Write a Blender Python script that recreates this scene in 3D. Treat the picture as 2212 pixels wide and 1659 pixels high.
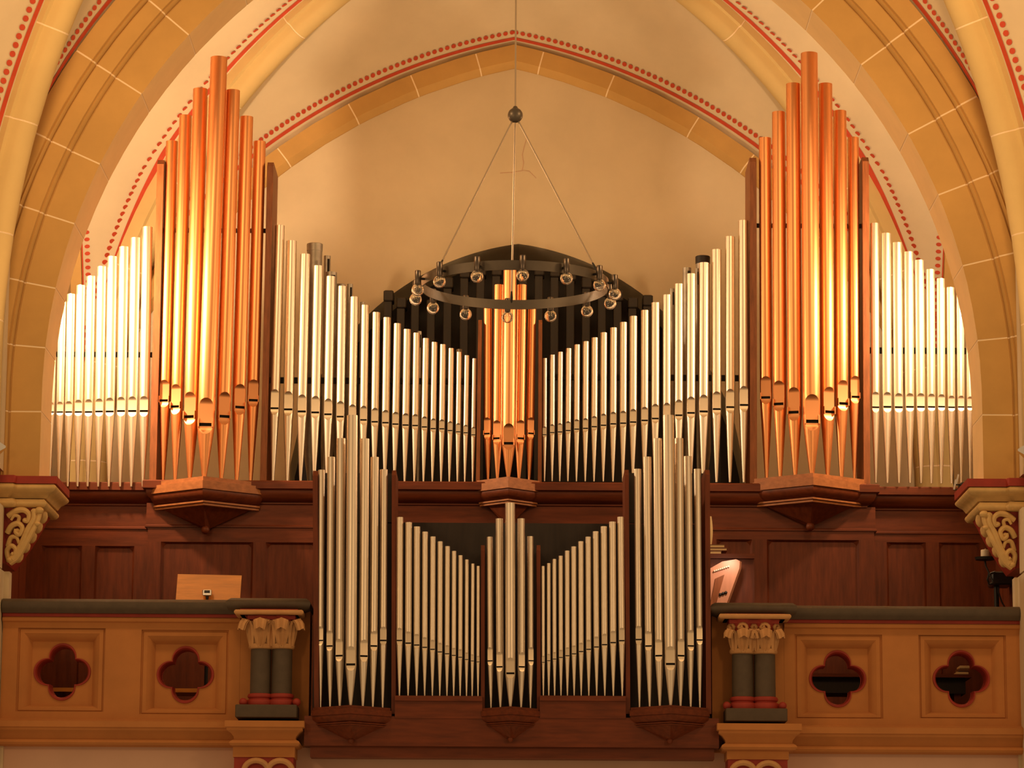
import bpy, bmesh, math, random
from mathutils import Vector, Matrix

# ------------------------------------------------------------------ camera
for o in list(bpy.data.objects):
    bpy.data.objects.remove(o)
SC = bpy.context.scene
COL = SC.collection
FPX, IW, IH = 7000.0, 2212, 1659
PITCH, ROLL = math.radians(10.53), 0.006
CAM = Vector((0, -27.5, 1.6))
FWD = Vector((0, math.cos(PITCH), math.sin(PITCH)))
R0 = Vector((1, 0, 0))
U0 = Vector((0, -math.sin(PITCH), math.cos(PITCH)))
RT = math.cos(ROLL) * R0 + math.sin(ROLL) * U0
UP = -math.sin(ROLL) * R0 + math.cos(ROLL) * U0
cd = bpy.data.cameras.new('camera')
cd.sensor_width = 36.0
cd.lens = FPX / IW * 36.0
cd.clip_end = 200
cam = bpy.data.objects.new('camera', cd)
COL.objects.link(cam)
cam.matrix_world = Matrix(((RT.x, UP.x, -FWD.x, CAM.x), (RT.y, UP.y, -FWD.y, CAM.y),
                           (RT.z, UP.z, -FWD.z, CAM.z), (0, 0, 0, 1)))
SC.camera = cam


def at(x, y, Y):
    """pixel (in the 2212x1659 frame) on the plane at depth Y"""
    d = FWD + RT * ((x - IW / 2) / FPX) - UP * ((y - IH / 2) / FPX)
    return CAM + d * ((Y - CAM.y) / d.y)


# ------------------------------------------------------------------ light
SC.view_settings.view_transform = 'Standard'
SC.view_settings.look = 'None'
SC.view_settings.gamma = 1.0
SC.view_settings.use_curve_mapping = False
SC.view_settings.exposure = 0.0
world = bpy.data.worlds.new('church_air')
SC.world = world
world.use_nodes = True
world.node_tree.nodes['Background'].inputs[0].default_value = (1.0, 0.62, 0.30, 1)
world.node_tree.nodes['Background'].inputs[1].default_value = 0.37
WARM = (1.0, 0.60, 0.27)


def area(name, loc, target, size, power, color=WARM, sy=None):
    l = bpy.data.lights.new(name, 'AREA')
    l.energy = power
    l.color = color
    l.shape = 'RECTANGLE'
    l.size = size
    l.size_y = sy or size
    o = bpy.data.objects.new(name, l)
    COL.objects.link(o)
    o.location = loc
    o.rotation_euler = (Vector(target) - Vector(loc)).to_track_quat('-Z', 'Y').to_euler()
    return o


def spot(name, loc, target, angle, power, blend=0.6, color=WARM, radius=0.08):
    l = bpy.data.lights.new(name, 'SPOT')
    l.energy = power
    l.color = color
    l.spot_size = math.radians(angle)
    l.spot_blend = blend
    l.shadow_soft_size = radius
    o = bpy.data.objects.new(name, l)
    COL.objects.link(o)
    o.location = loc
    o.rotation_euler = (Vector(target) - Vector(loc)).to_track_quat('-Z', 'Y').to_euler()
    return o


# added fill lights high in the nave for the upper arch, no real lamps
area('arch_fill_light', (-3.7, -3.6, 9.75), (-1.0, 1.0, 8.6), 1.0, 92, sy=1.2)
area('arch_fill_light', (3.7, -3.6, 9.75), (1.0, 1.0, 8.6), 1.0, 88, sy=1.2)
# added lights at gallery height, for highlights on the lower organ's pipes
area('lower_pipe_fill_light', (-4.9, -8.5, 5.9), (0, 0, 4.9), 0.7, 55, sy=0.9)
area('lower_pipe_fill_light', (4.9, -8.5, 5.9), (0, 0, 4.9), 0.7, 55, sy=0.9)
# floodlights fixed to the backs of the two piers, turned to the organ
spot('pier_back_flood_light', (-4.34, 1.15, 8.05), (-2.75, 2.9, 8.75), 172, 600, 0.35, color=(1.0, 0.70, 0.42), radius=0.12)
spot('pier_back_flood_light', (4.34, 1.15, 8.05), (2.75, 2.9, 8.75), 172, 330, 0.35, color=(1.0, 0.70, 0.42), radius=0.12)
# added unseen lights above the organ chest, to brighten the vault
spot('vault_fill_light', (-1.75, 3.45, 7.3), (-1.3, 3.6, 11.0), 125, 190, 1.0, color=(1.0, 0.66, 0.34), radius=0.3)
spot('vault_fill_light', (1.75, 3.45, 7.3), (1.3, 3.6, 11.0), 125, 170, 1.0, color=(1.0, 0.66, 0.34), radius=0.3)
# floodlights on the nave side of the same piers, turned up to the nave vault
spot('pier_flood_light', (-4.30, -0.62, 6.35), (-3.9, -1.5, 10.0), 80, 150, 1.0)
spot('pier_flood_light', (4.30, -0.62, 6.35), (3.9, -1.5, 10.0), 80, 150, 1.0)

# ------------------------------------------------------------------ materials
MATS = {}


def mat(name, color, rough=0.6, metal=0.0, var=0.0, scale=6.0, bump=0.0, stretch=None, spec=0.5,
        color2=None, emit=None):
    m = bpy.data.materials.new(name)
    m.use_nodes = True
    nt = m.node_tree
    b = nt.nodes['Principled BSDF']
    b.inputs['Roughness'].default_value = rough
    b.inputs['Metallic'].default_value = metal
    b.inputs['Specular IOR Level'].default_value = spec
    b.inputs['Base Color'].default_value = (*color, 1)
    if emit:
        b.inputs['Emission Color'].default_value = (*emit[0], 1)
        b.inputs['Emission Strength'].default_value = emit[1]
    if var or bump or color2:
        tc = nt.nodes.new('ShaderNodeTexCoord')
        mp = nt.nodes.new('ShaderNodeMapping')
        if stretch:
            mp.inputs['Scale'].default_value = stretch
        geo = nt.nodes.new('ShaderNodeNewGeometry')
        nt.links.new(geo.outputs['Position'], mp.inputs['Vector'])
        nz = nt.nodes.new('ShaderNodeTexNoise')
        nz.inputs['Scale'].default_value = scale
        nz.inputs['Detail'].default_value = 6
        nz.inputs['Roughness'].default_value = 0.6
        nt.links.new(mp.outputs[0], nz.inputs['Vector'])
        rp = nt.nodes.new('ShaderNodeValToRGB')
        c2 = color2 or tuple(min(1, c * (1 + var)) for c in color)
        c1 = tuple(c * (1 - var) for c in color)
        rp.color_ramp.elements[0].position = 0.3
        rp.color_ramp.elements[1].position = 0.7
        rp.color_ramp.elements[0].color = (*c1, 1)
        rp.color_ramp.elements[1].color = (*c2, 1)
        nt.links.new(nz.outputs['Fac'], rp.inputs['Fac'])
        nt.links.new(rp.outputs['Color'], b.inputs['Base Color'])
        if bump:
            bp = nt.nodes.new('ShaderNodeBump')
            bp.inputs['Strength'].default_value = bump
            bp.inputs['Distance'].default_value = 0.01
            nt.links.new(nz.outputs['Fac'], bp.inputs['Height'])
            nt.links.new(bp.outputs['Normal'], b.inputs['Normal'])
    MATS[name] = m
    return m


mat('plaster', (0.62, 0.50, 0.33), 0.9, var=0.07, scale=1.3, bump=0.05)
mat('plaster_low', (0.66, 0.42, 0.30), 0.9, var=0.06, scale=2)
mat('stone', (0.53, 0.31, 0.095), 0.85, var=0.08, scale=2.2, bump=0.05)
mat('soffit_pale', (0.80, 0.57, 0.28), 0.85, var=0.06, scale=2.2)
mat('rib_stone', (0.60, 0.43, 0.18), 0.8, var=0.06, scale=2.0)
mat('balustrade_stone', (0.46, 0.182, 0.048), 0.85, var=0.10, scale=3.0, bump=0.05)
mat('carved_stone', (0.60, 0.39, 0.15), 0.75, var=0.12, scale=9.0)
mat('carved_low', (0.52, 0.27, 0.105), 0.75, var=0.12, scale=9.0)
mat('mortar', (0.86, 0.68, 0.44), 0.9)
mat('red_paint', (0.29, 0.022, 0.010), 0.65, var=0.15, scale=8)
mat('red_line', (0.50, 0.055, 0.018), 0.8, var=0.1, scale=8)
mat('grey_paint', (0.078, 0.053, 0.032), 0.7, var=0.12, scale=14)
mat('oak', (0.135, 0.028, 0.008), 0.5, spec=0.3, var=0.30, scale=5, stretch=(5, 5, 0.6), bump=0.06)
mat('oak_rail', (0.140, 0.029, 0.008), 0.48, spec=0.3, var=0.30, scale=5, stretch=(0.6, 5, 5), bump=0.06)
mat('oak_lit', (0.37, 0.135, 0.045), 0.48, spec=0.3, var=0.22, scale=5, stretch=(0.6, 5, 6), bump=0.06)  # same oak as the case, light on the pedestals put into the colour
mat('oak_post', (0.26, 0.085, 0.028), 0.48, spec=0.3, var=0.30, scale=6, stretch=(6, 6, 0.7), bump=0.06)
mat('lit_honey_wood', (0.80, 0.31, 0.045), 0.4, var=0.15, scale=5, stretch=(0.6, 5, 5))  # clip lamp's glow on the music stand put into the colour; bench shares it
mat('pink_lit_wood', (0.62, 0.30, 0.19), 0.35, var=0.08, scale=5, stretch=(5, 5, 0.6))  # pink lamplight on the console cheek put into the wood colour
mat('dark_shaded_wood', (0.018, 0.009, 0.0045), 0.6, var=0.3, scale=5, stretch=(6, 6, 0.5))  # dark wood, with the shade of recesses and backboards put into its colour
mat('swell_wood', (0.020, 0.012, 0.006), 0.55, var=0.25, scale=4, stretch=(6, 6, 0.5))
mat('silver', (0.84, 0.74, 0.61), 0.40, 1.0)
mat('silver_lip', (0.82, 0.69, 0.52), 0.45, 1.0)
mat('copper', (0.89, 0.40, 0.165), 0.40, 1.0)
mat('copper_lip', (0.86, 0.39, 0.17), 0.42, 1.0)
mat('old_tin', (0.42, 0.37, 0.30), 0.5, 0.8, var=0.18, scale=9)
mat('slot_shade', (0.012, 0.007, 0.004), 0.8)  # near-black colour stands in for the shade inside pipe mouths and slots
mat('ring_metal', (0.14, 0.115, 0.09), 0.42, 0.6, var=0.1, scale=7)
mat('socket_metal', (0.16, 0.13, 0.11), 0.3, 0.9)
mat('cable', (0.55, 0.45, 0.33), 0.4, 0.7)
mat('chrome', (0.85, 0.83, 0.80), 0.18, 1.0)
mat('black_plastic', (0.012, 0.011, 0.011), 0.35)
mat('black_iron', (0.018, 0.016, 0.015), 0.5, 0.4)
mat('wax', (0.85, 0.74, 0.55), 0.5)
mat('paper', (0.75, 0.55, 0.28), 0.7)
mat('book_cover', (0.20, 0.08, 0.03), 0.6)
mat('white_stud', (0.9, 0.85, 0.75), 0.3)
mat('filament', (0.9, 0.75, 0.5), 0.4, 0.6)
g = bpy.data.materials.new('bulb_glass')
g.use_nodes = True
b_ = g.node_tree.nodes['Principled BSDF']
b_.inputs['Base Color'].default_value = (1, 1, 1, 1)
b_.inputs['Roughness'].default_value = 0.02
b_.inputs['IOR'].default_value = 1.45
b_.inputs['Transmission Weight'].default_value = 1.0
MATS['bulb_glass'] = g


# ------------------------------------------------------------------ helpers
class MB:
    def __init__(s):
        s.v, s.f = [], []

    def add(s, vs, fs):
        b = len(s.v)
        s.v += [tuple(p) for p in vs]
        s.f += [tuple(i + b for i in q) for q in fs]

    def box(s, x0, x1, y0, y1, z0, z1):
        s.add([(x0, y0, z0), (x1, y0, z0), (x1, y1, z0), (x0, y1, z0),
               (x0, y0, z1), (x1, y0, z1), (x1, y1, z1), (x0, y1, z1)],
              [(0, 3, 2, 1), (4, 5, 6, 7), (0, 1, 5, 4), (1, 2, 6, 5), (2, 3, 7, 6), (3, 0, 4, 7)])

    def rbox(s, x0, x1, y0, y1, z0, z1, b):
        """box with chamfered edges on the four vertical and front edges"""
        ring = [(x0 + b, y0), (x1 - b, y0), (x1, y0 + b), (x1, y1 - b), (x1 - b, y1), (x0 + b, y1), (x0, y1 - b), (x0, y0 + b)]
        cx, cy = (x0 + x1) / 2, (y0 + y1) / 2

        def ins(k):
            return [(x + (b * k if x < cx else -b * k), y + (b * k if y < cy else -b * k)) for x, y in ring]
        rows = [[(x, y, z0) for x, y in ins(1)], [(x, y, z0 + b) for x, y in ring],
                [(x, y, z1 - b) for x, y in ring], [(x, y, z1) for x, y in ins(1)]]
        s.loft(rows, True, True)

    def loft(s, rows, closed=False, caps=False):
        n = len(rows[0])
        vs = [p for r in rows for p in r]
        fs = []
        for i in range(len(rows) - 1):
            for j in range(n if closed else n - 1):
                k = (j + 1) % n
                fs.append((i * n + j, i * n + k, (i + 1) * n + k, (i + 1) * n + j))
        if caps:
            fs.append(tuple(range(n - 1, -1, -1)))
            fs.append(tuple((len(rows) - 1) * n + j for j in range(n)))
        s.add(vs, fs)

    def tube(s, pts, rad, n=8, caps=True):
        pts = [Vector(p) for p in pts]
        rs = rad if isinstance(rad, (list, tuple)) else [rad] * len(pts)
        rows = []
        ref = Vector((0, 1, 0.13)).normalized()
        for i, p in enumerate(pts):
            t = (pts[min(i + 1, len(pts) - 1)] - pts[max(i - 1, 0)]).normalized()
            a = t.cross(ref)
            if a.length < 1e-3:
                a = t.cross(Vector((1, 0, 0)))
            a.normalize()
            b = t.cross(a)
            rows.append([p + (a * math.cos(2 * math.pi * k / n) + b * math.sin(2 * math.pi * k / n)) * rs[i] for k in range(n)])
        s.loft(rows, True, caps)

    def lathe(s, c, prof, n=20, caps=True):
        """profile [(r, z)] about the vertical axis through c"""
        rows = [[(c[0] + r * math.cos(2 * math.pi * k / n), c[1] + r * math.sin(2 * math.pi * k / n), c[2] + z) for k in range(n)] for r, z in prof]
        s.loft(rows, True, caps)

    def sphere(s, c, r, n=16, m=10, sz=1.0):
        s.lathe(c, [(max(1e-4, r * math.sin(math.pi * i / m)), -r * sz * math.cos(math.pi * i / m)) for i in range(m + 1)], n)

    def disc(s, c, a, b, n=8):
        c = Vector(c)
        s.add([c + a * math.cos(2 * math.pi * k / n) + b * math.sin(2 * math.pi * k / n) for k in range(n)], [tuple(range(n))])

    def build(s, name, m, parent=None, smooth=False, label=None, kind=None, local=False, sharp=35):
        me = bpy.data.meshes.new(name)
        off = Vector((0, 0, 0))
        if parent is not None and not local:
            q = parent
            while q is not None:
                off += q.location
                q = q.parent
        me.from_pydata([(v[0] - off.x, v[1] - off.y, v[2] - off.z) for v in s.v], [], s.f)
        bm = bmesh.new()
        bm.from_mesh(me)
        bmesh.ops.remove_doubles(bm, verts=bm.verts, dist=1e-5)
        bmesh.ops.dissolve_degenerate(bm, dist=1e-6, edges=bm.edges)
        bmesh.ops.recalc_face_normals(bm, faces=bm.faces)
        if smooth:
            lim = math.radians(sharp)
            for f in bm.faces:
                f.smooth = True
            for e in bm.edges:
                if len(e.link_faces) == 2 and e.calc_face_angle(0) > lim:
                    e.smooth = False
        bm.to_mesh(me)
        bm.free()
        me.materials.append(MATS[m])
        o = bpy.data.objects.new(name, me)
        COL.objects.link(o)
        if parent is not None:
            o.parent = parent
        if label:
            o['label'] = label
        if kind:
            o['kind'] = kind
        return o


def thing(name, label, cat, loc=(0, 0, 0), group=None, kind=None):
    o = bpy.data.objects.new(name, None)
    o.empty_display_size = 0.1
    COL.objects.link(o)
    o.location = loc
    tag(o, label, cat, group, kind)
    return o


def tag(o, label, cat, group=None, kind=None):
    o['label'] = label
    o['category'] = cat
    if group:
        o['group'] = group
    if kind:
        o['kind'] = kind
    return o


def inst(o, parent, name=None):
    c = o.copy()
    COL.objects.link(c)
    c.parent = parent
    return c


def pbox(mb, x0, y0, x1, y1, Yf, Yb, b=0.0):
    """box whose front face covers the pixel rectangle at depth Yf"""
    a = at(x0, (y0 + y1) / 2, Yf).x
    c = at(x1, (y0 + y1) / 2, Yf).x
    t = at((x0 + x1) / 2, y0, Yf).z
    l = at((x0 + x1) / 2, y1, Yf).z
    if b:
        mb.rbox(a, c, Yf, Yb, l, t, b)
    else:
        mb.box(a, c, Yf, Yb, l, t)
    return a, c, l, t


def mould(mb, plan, prof, close_back=None):
    """sweep profile [(out, z)] along a plan polyline [(x, y)], outward = to the left-hand -y side"""
    n = len(plan)
    rows = []
    for o_, z in prof:
        row = []
        for i in range(n):
            p = Vector(plan[i])
            dirs = []
            if i > 0:
                dirs.append((p - Vector(plan[i - 1])).normalized())
            if i < n - 1:
                dirs.append((Vector(plan[i + 1]) - p).normalized())
            ns = [Vector((d.y, -d.x)) for d in dirs]
            if len(ns) == 2:
                m_ = (ns[0] + ns[1]).normalized()
                q = p + m_ * (o_ / max(0.2, m_.dot(ns[0])))
            else:
                q = p + ns[0] * o_
            row.append((q.x, q.y, z))
        rows.append(row)
    mb.loft(rows)


def sweep(mb, pts, nrm, h, prof, closed=True, caps=True):
    """profile [(a along in-plane normal, b along h)] swept along pts"""
    rows = [[Vector(p) + Vector(n_) * a + Vector(h) * b for a, b in prof] for p, n_ in zip(pts, nrm)]
    mb.loft(rows, closed, caps)


def arc_path(origin, axis, cx, cz, R, s_end, z_bot, n=60):
    """path in a vertical plane: straight from z_bot up to the spring, then an arc to s=s_end.
    s runs along axis from origin; centre at (cx, cz), the arc starts at s=cx-R."""
    out = []
    axis = Vector(axis)
    o = Vector(origin)

    def P(s_, z_):
        return Vector((o.x + axis.x * s_, o.y + axis.y * s_, z_))
    s0 = cx - R
    k = 8
    for i in range(k):
        z_ = z_bot + (cz - z_bot) * i / k
        out.append((P(s0, z_), -axis, z_ - cz))
    amax = math.acos(max(-1, min(1, (cx - s_end) / R)))
    for i in range(n + 1):
        a = amax * i / n
        p = P(cx - R * math.cos(a), cz + R * math.sin(a))
        nn = -axis * math.cos(a) + Vector((0, 0, math.sin(a)))
        out.append((p, nn, R * a))
    return out


def close_apex(path):
    """end the last section on the vertical plane of the apex so both halves meet"""
    p, n_, l = path[-1]
    return path[:-1] + [(p, Vector((0, 0, 1 / n_.z)), l)]


def sub_path(path, l0, l1):
    def interp(l):
        if l >= path[-1][2] - 1e-6:
            return path[-1]
        for i in range(len(path) - 1):
            a, b = path[i], path[i + 1]
            if a[2] <= l <= b[2]:
                t = (l - a[2]) / max(1e-9, b[2] - a[2])
                return (a[0].lerp(b[0], t), a[1].lerp(b[1], t).normalized(), l)
        return path[0] if l < path[0][2] else path[-1]
    r = [interp(l0)] + [p for p in path if l0 + 1e-4 < p[2] < l1 - 1e-4] + [interp(l1)]
    return r


def stone_arch(parent, paths, h, prof, joints, m, gap=0.007, inset=0.0025, name='voussoir', step=2, soffit=None):
    """each path gets separate stones between joints and a mortar bed just under their faces"""
    core = MB()
    area2 = sum(prof[i][0] * prof[(i + 1) % len(prof)][1] - prof[(i + 1) % len(prof)][0] * prof[i][1] for i in range(len(prof)))
    sgn = 1 if area2 > 0 else -1
    cprof = []
    for i in range(len(prof)):
        p = Vector(prof[i])
        d0 = (p - Vector(prof[i - 1])).normalized()
        d1 = (Vector(prof[(i + 1) % len(prof)]) - p).normalized()
        n0, n1 = Vector((-d0.y, d0.x)) * sgn, Vector((-d1.y, d1.x)) * sgn
        mm = (n0 + n1).normalized()
        q = p + mm * (inset / max(0.5, mm.dot(n0)))
        cprof.append((q.x, q.y))
    for path, js in zip(paths, joints):
        sweep(core, [p[0] for p in path], [p[1] for p in path], h, cprof)
        ls = [path[0][2]] + [j for j in js if path[0][2] < j < path[-1][2]] + [path[-1][2]]
        for i in range(len(ls) - 1):
            sp = sub_path(path, ls[i] + (gap if i else 0), ls[i + 1] - (gap if i < len(ls) - 2 else 0))
            sp = [sp[0]] + sp[1:-1][::step] + [sp[-1]]
            s_ = MB()
            sweep(s_, [p[0] for p in sp], [p[1] for p in sp], h, prof)
            so_ = s_.build(name, m, parent, smooth=True, sharp=28)
            if soffit:                    # underside faces take the paler material
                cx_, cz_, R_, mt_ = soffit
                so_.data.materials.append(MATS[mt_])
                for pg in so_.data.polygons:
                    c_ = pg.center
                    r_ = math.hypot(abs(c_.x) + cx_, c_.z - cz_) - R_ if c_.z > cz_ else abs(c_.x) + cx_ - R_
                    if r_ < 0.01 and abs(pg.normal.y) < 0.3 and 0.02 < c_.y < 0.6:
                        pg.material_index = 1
    core.build('mortar_bed', 'mortar', parent)


def struct(name):
    o = bpy.data.objects.new(name, None)
    COL.objects.link(o)
    o['kind'] = 'structure'
    return o


# ------------------------------------------------------------------ the bay: vault, walls, arches
XC, YF, YB, YM = 4.45, 0.7, 5.3, 3.0          # corners of the gallery bay
ZS = 6.6                                       # springing
Z_FLOOR = 3.78


def lin(path, n):
    """resample path to n+1 points by arc length"""
    l0, l1 = path[0][2], path[-1][2]
    return [sub_path(path, l0 + (l1 - l0) * i / n, l1)[0][0] for i in range(n + 1)]


plan_len = math.hypot(XC, YM - YB)


def rib_path(sx, yc):
    o = Vector((sx * XC, yc, 0))
    ax = (Vector((0, YM, 0)) - o).normalized()
    return arc_path(o, ax, 5.79, ZS, 5.64, plan_len, 5.2 if yc > YM else 5.95), Vector((-ax.y, ax.x, 0))


def wall_path(sx, grow=0.0):
    return arc_path((sx * XC, YB, 0), (-sx, 0, 0), XC + 1.29, 5.27, 5.91 + grow, XC, 4.2)


def side_path(sx, yc):
    ax = Vector((0, 1 if yc < YM else -1, 0))
    return arc_path((sx * (XC + 0.03), yc, 0), ax, 5.17, ZS, 5.17, 2.3, 5.2 if yc > YM else 5.95)


ARCH_C, ARCH_R = 0.9, 4.955


def arch_path(sx, y=0.0, zb=5.87, grow=0.0):
    # inner edge of the big transverse arch
    return arc_path((sx * (ARCH_R - ARCH_C), y, 0), (-sx, 0, 0), ARCH_R, ZS, ARCH_R + grow, ARCH_R - ARCH_C, zb)


def offset(path, d, dz=(0, 0, 0)):
    return [(p + n_ * d + Vector(dz), n_, l) for p, n_, l in path]


N = 40
ceil = MB()
marks_line = {}
dots = []
for sx in (-1, 1):
    rb = lin(rib_path(sx, YB)[0], N)
    rf = lin(rib_path(sx, YF)[0], N)
    wb = lin(wall_path(sx, 0.25), N)
    sb = lin(side_path(sx, YB), N)
    sf = lin(side_path(sx, YF), N)
    af = lin(arch_path(sx, 0.60, 5.95, 0.2), N)
    for A, B in ((rb, wb), (rb, sb), (rf, sf), (rf, af)):
        rows = []
        for i in range(N + 1):
            # slightly domed between the two edges
            rows.append([A[i].lerp(B[i], k / 8) + Vector((0, 0, 0.10 * math.sin(math.pi * k / 8) * min(1, i / 14))) for k in range(9)])
        ceil.loft(rows)
ceiling = ceil.build('ceiling', 'plaster', smooth=True)
ceiling['kind'] = 'structure'


def border(pathA, pathB, d_line, w_line, d_dot, r_dot, pitch, l0, l1, parent, dome=0.10):
    """painted red line and dots on the web next to pathA, towards pathB"""
    n = 400
    A = lin(pathA, n)
    B = lin(pathB, n)
    line, dt = MB(), MB()
    lv = []
    acc, last = 0.0, None
    total = pathA[-1][2] - pathA[0][2]
    for i in range(n + 1):
        l = pathA[0][2] + total * i / n
        if l < l0 or l > l1:
            continue
        a, b = A[i], B[i]
        d = b - a
        e = d.normalized()
        t = (A[min(i + 1, n)] - A[max(i - 1, 0)]).normalized()
        nn = t.cross(e).normalized()
        if nn.dot(CAM - a) < 0:       # the face that looks into the church
            nn = -nn
        sn = max(0.25, t.cross(e).length)
        ep = (e - t * e.dot(t)).normalized()
        if d_dot / sn > 0.9 * d.length:
            continue

        def Q(dd):
            u = dd / sn / d.length
            return a.lerp(b, u) + Vector((0, 0, dome * math.sin(math.pi * u) * min(1, (i / n * N) / 14))) + nn * 0.006
        lv.append([Q(d_line), Q(d_line + w_line)])
        c = Q(d_dot)
        if last is None or (c - last).length >= pitch:
            dt.disc(c + nn * 0.002, t * r_dot, ep * r_dot * 1.35, 10)
            last = c
    if len(lv) > 1:
        line.loft(lv)
        line.build('red_line', 'red_line', parent)
    if dt.v:
        dt.build('red_dots', 'red_line', parent, kind='stuff')


def joints_every(path, step, first=0.0):
    out, l = [], path[0][2] + first
    while l < path[-1][2] - 0.2:
        out.append(l)
        l += step
    return out


ROLL_PROF = [(0.12, -0.17), (-0.035, -0.17), (-0.045, -0.135), (-0.075, -0.125)] + \
            [(-0.075 - 0.115 * math.sin(math.pi * k / 10), -0.125 * math.cos(math.pi * k / 10)) for k in range(1, 10)] + \
            [(-0.075, 0.125), (-0.045, 0.135), (-0.035, 0.17), (0.12, 0.17)]
# diagonal ribs of the gallery vault
nt_ = 1
for sx in (-1, 1):
    for yc in (YB, YF):
        pth, hh = rib_path(sx, yc)
        o = struct('trim_%d' % nt_)
        nt_ += 1
        stone_arch(o, [pth], hh, ROLL_PROF, [joints_every(pth, 1.02, 0.62)], 'rib_stone', name='rib_stone')
        if yc == YB:
            border(pth, side_path(sx, YB), 0.19, 0.045, 0.30, 0.027, 0.066, 0.3, 99, o)
# arch along the back wall
o = struct('trim_%d' % nt_)
nt_ += 1
pl, pr = close_apex(wall_path(-1)), close_apex(wall_path(1))
WALL_PROF = [(0.02, 0.1), (0.02, -0.02), (0.045, -0.06), (0.08, -0.10), (0.25, -0.10), (0.25, 0.1)]
stone_arch(o, [pl, pr], (0, 1, 0), WALL_PROF, [[2.0, 3.1, 4.3, 5.42, 6.26, 6.95, 7.64], [2.0, 3.1, 4.3, 5.36, 6.03, 6.98, 7.73]], 'stone', step=3)
for sx in (-1, 1):
    border(wall_path(sx, 0.25), rib_path(sx, YB)[0], 0.108, 0.04, 0.22, 0.025, 0.064, 1.2, 99, o)
# wall ribs at the side walls
for sx in (-1, 1):
    o = struct('trim_%d' % nt_)
    nt_ += 1
    mb = MB()
    for yc in (YB, YF):
        pth = side_path(sx, yc)
        sweep(mb, [p[0] for p in pth], [p[1] for p in pth], (-sx, 0, 0), [(0.1, -0.1), (-0.05, -0.1), (-0.05, 0.08), (0.1, 0.08)])
    mb.build('rib_stone', 'stone', o, smooth=True)
    border(side_path(sx, YB), rib_path(sx, YB)[0], 0.05, 0.045, 0.14, 0.021, 0.062, 0.0, 99, o)

# the big transverse arch between nave and gallery
o = struct('trim_%d' % nt_)
nt_ += 1
ARCH_PROF = [(0.0, 0.62), (0.0, 0.0), (0.262, 0.0), (0.268, 0.02), (0.276, 0.02), (0.284, -0.012), (0.298, -0.028), (0.312, -0.02), (0.32, -0.045),
             (0.458, -0.045), (0.464, -0.02), (0.472, -0.02), (0.480, -0.06), (0.494, -0.078), (0.508, -0.066), (0.516, -0.09), (0.68, -0.09), (0.68, 0.62)]


def ang_l(pts, sx):
    out = []
    for x, y in pts:
        q = at(x, y, 0)
        if q.z < ZS:
            out.append(q.z - ZS)
        else:
            out.append(math.atan2(q.z - ZS, abs(q.x + sx * ARCH_C)) * ARCH_R if True else 0)
    return sorted(out)


jL = ang_l([(408.5, 76), (307, 204), (216, 354.5), (160, 483), (120, 622.6), (98, 751), (88, 889)], -1)
jR = ang_l([(1752, 25), (1860, 140), (1961.5, 290), (2024, 422), (2076, 575), (2108, 736), (2119.5, 896)], 1)
jL += [jL[-1] + 0.65 * k for k in range(1, 6)]
jR += [jR[-1] + 0.65 * k for k in range(1, 6)]
PA_L, PA_R = close_apex(arch_path(-1, 0, 5.865)), close_apex(arch_path(1, 0, 5.895))
stone_arch(o, [PA_L, PA_R], (0, 1, 0), ARCH_PROF, [jL, jR], 'stone', step=2, soffit=(ARCH_C, ZS, ARCH_R, 'soffit_pale'))
BIG_ARCH = o

# nave vault: ribs that spring from the same piers and lean towards the camera, and the webs beside them
nave = MB()
for sx in (-1, 1):
    og = Vector((sx * 4.5, -0.3, 0))
    ax = (Vector((0, -2.6, 0)) - og).normalized()
    hh = Vector((-ax.y, ax.x, 0))
    pth = arc_path(og, ax, 6.9, 6.9, 6.95, 3.2, 5.88)
    o = struct('trim_%d' % nt_)
    nt_ += 1
    jn = [0.28, 1.05, 2.05, 2.9, 3.9] if sx < 0 else [0.3, 1.1, 2.0, 3.0, 4.0]
    stone_arch(o, [pth], hh, ROLL_PROF, [jn], 'rib_stone', name='rib_stone')
    ap = arch_path(sx, -0.02, 5.88, 0.68)
    A, B = lin(pth, N), lin(ap, N)
    nave.loft([[A[i].lerp(B[i], k / 6) for k in range(7)] for i in range(N + 1)])
    outp = [(p + Vector((sx * (0.35 + 0.25 * max(0, l)), -0.25 - 0.55 * max(0, l), 0.10 * max(0, l))), n_, l) for p, n_, l in pth]
    C2 = lin(outp, N)
    nave.loft([[A[i].lerp(C2[i], k / 6) for k in range(7)] for i in range(N + 1)])
    border(ap, pth, 0.072, 0.05, 0.20, 0.024, 0.060, 0.4, 99, o, 0.0)
    border(pth, outp, 0.19, 0.05, 0.31, 0.027, 0.068, 0.2, 99, o, 0.0)
nv = nave.build('ceiling', 'plaster', smooth=True)
nv['kind'] = 'structure'

# back wall with the pointed niche behind the organ
wall = MB()
n_half = 2.33


def niche_z(x):
    c, R_ = 0.35, 2.70      # pointed head of the niche
    ax_ = abs(x - 0.06)
    return 6.50 + math.sqrt(max(0.0, R_ * R_ - (ax_ + c) ** 2))


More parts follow.
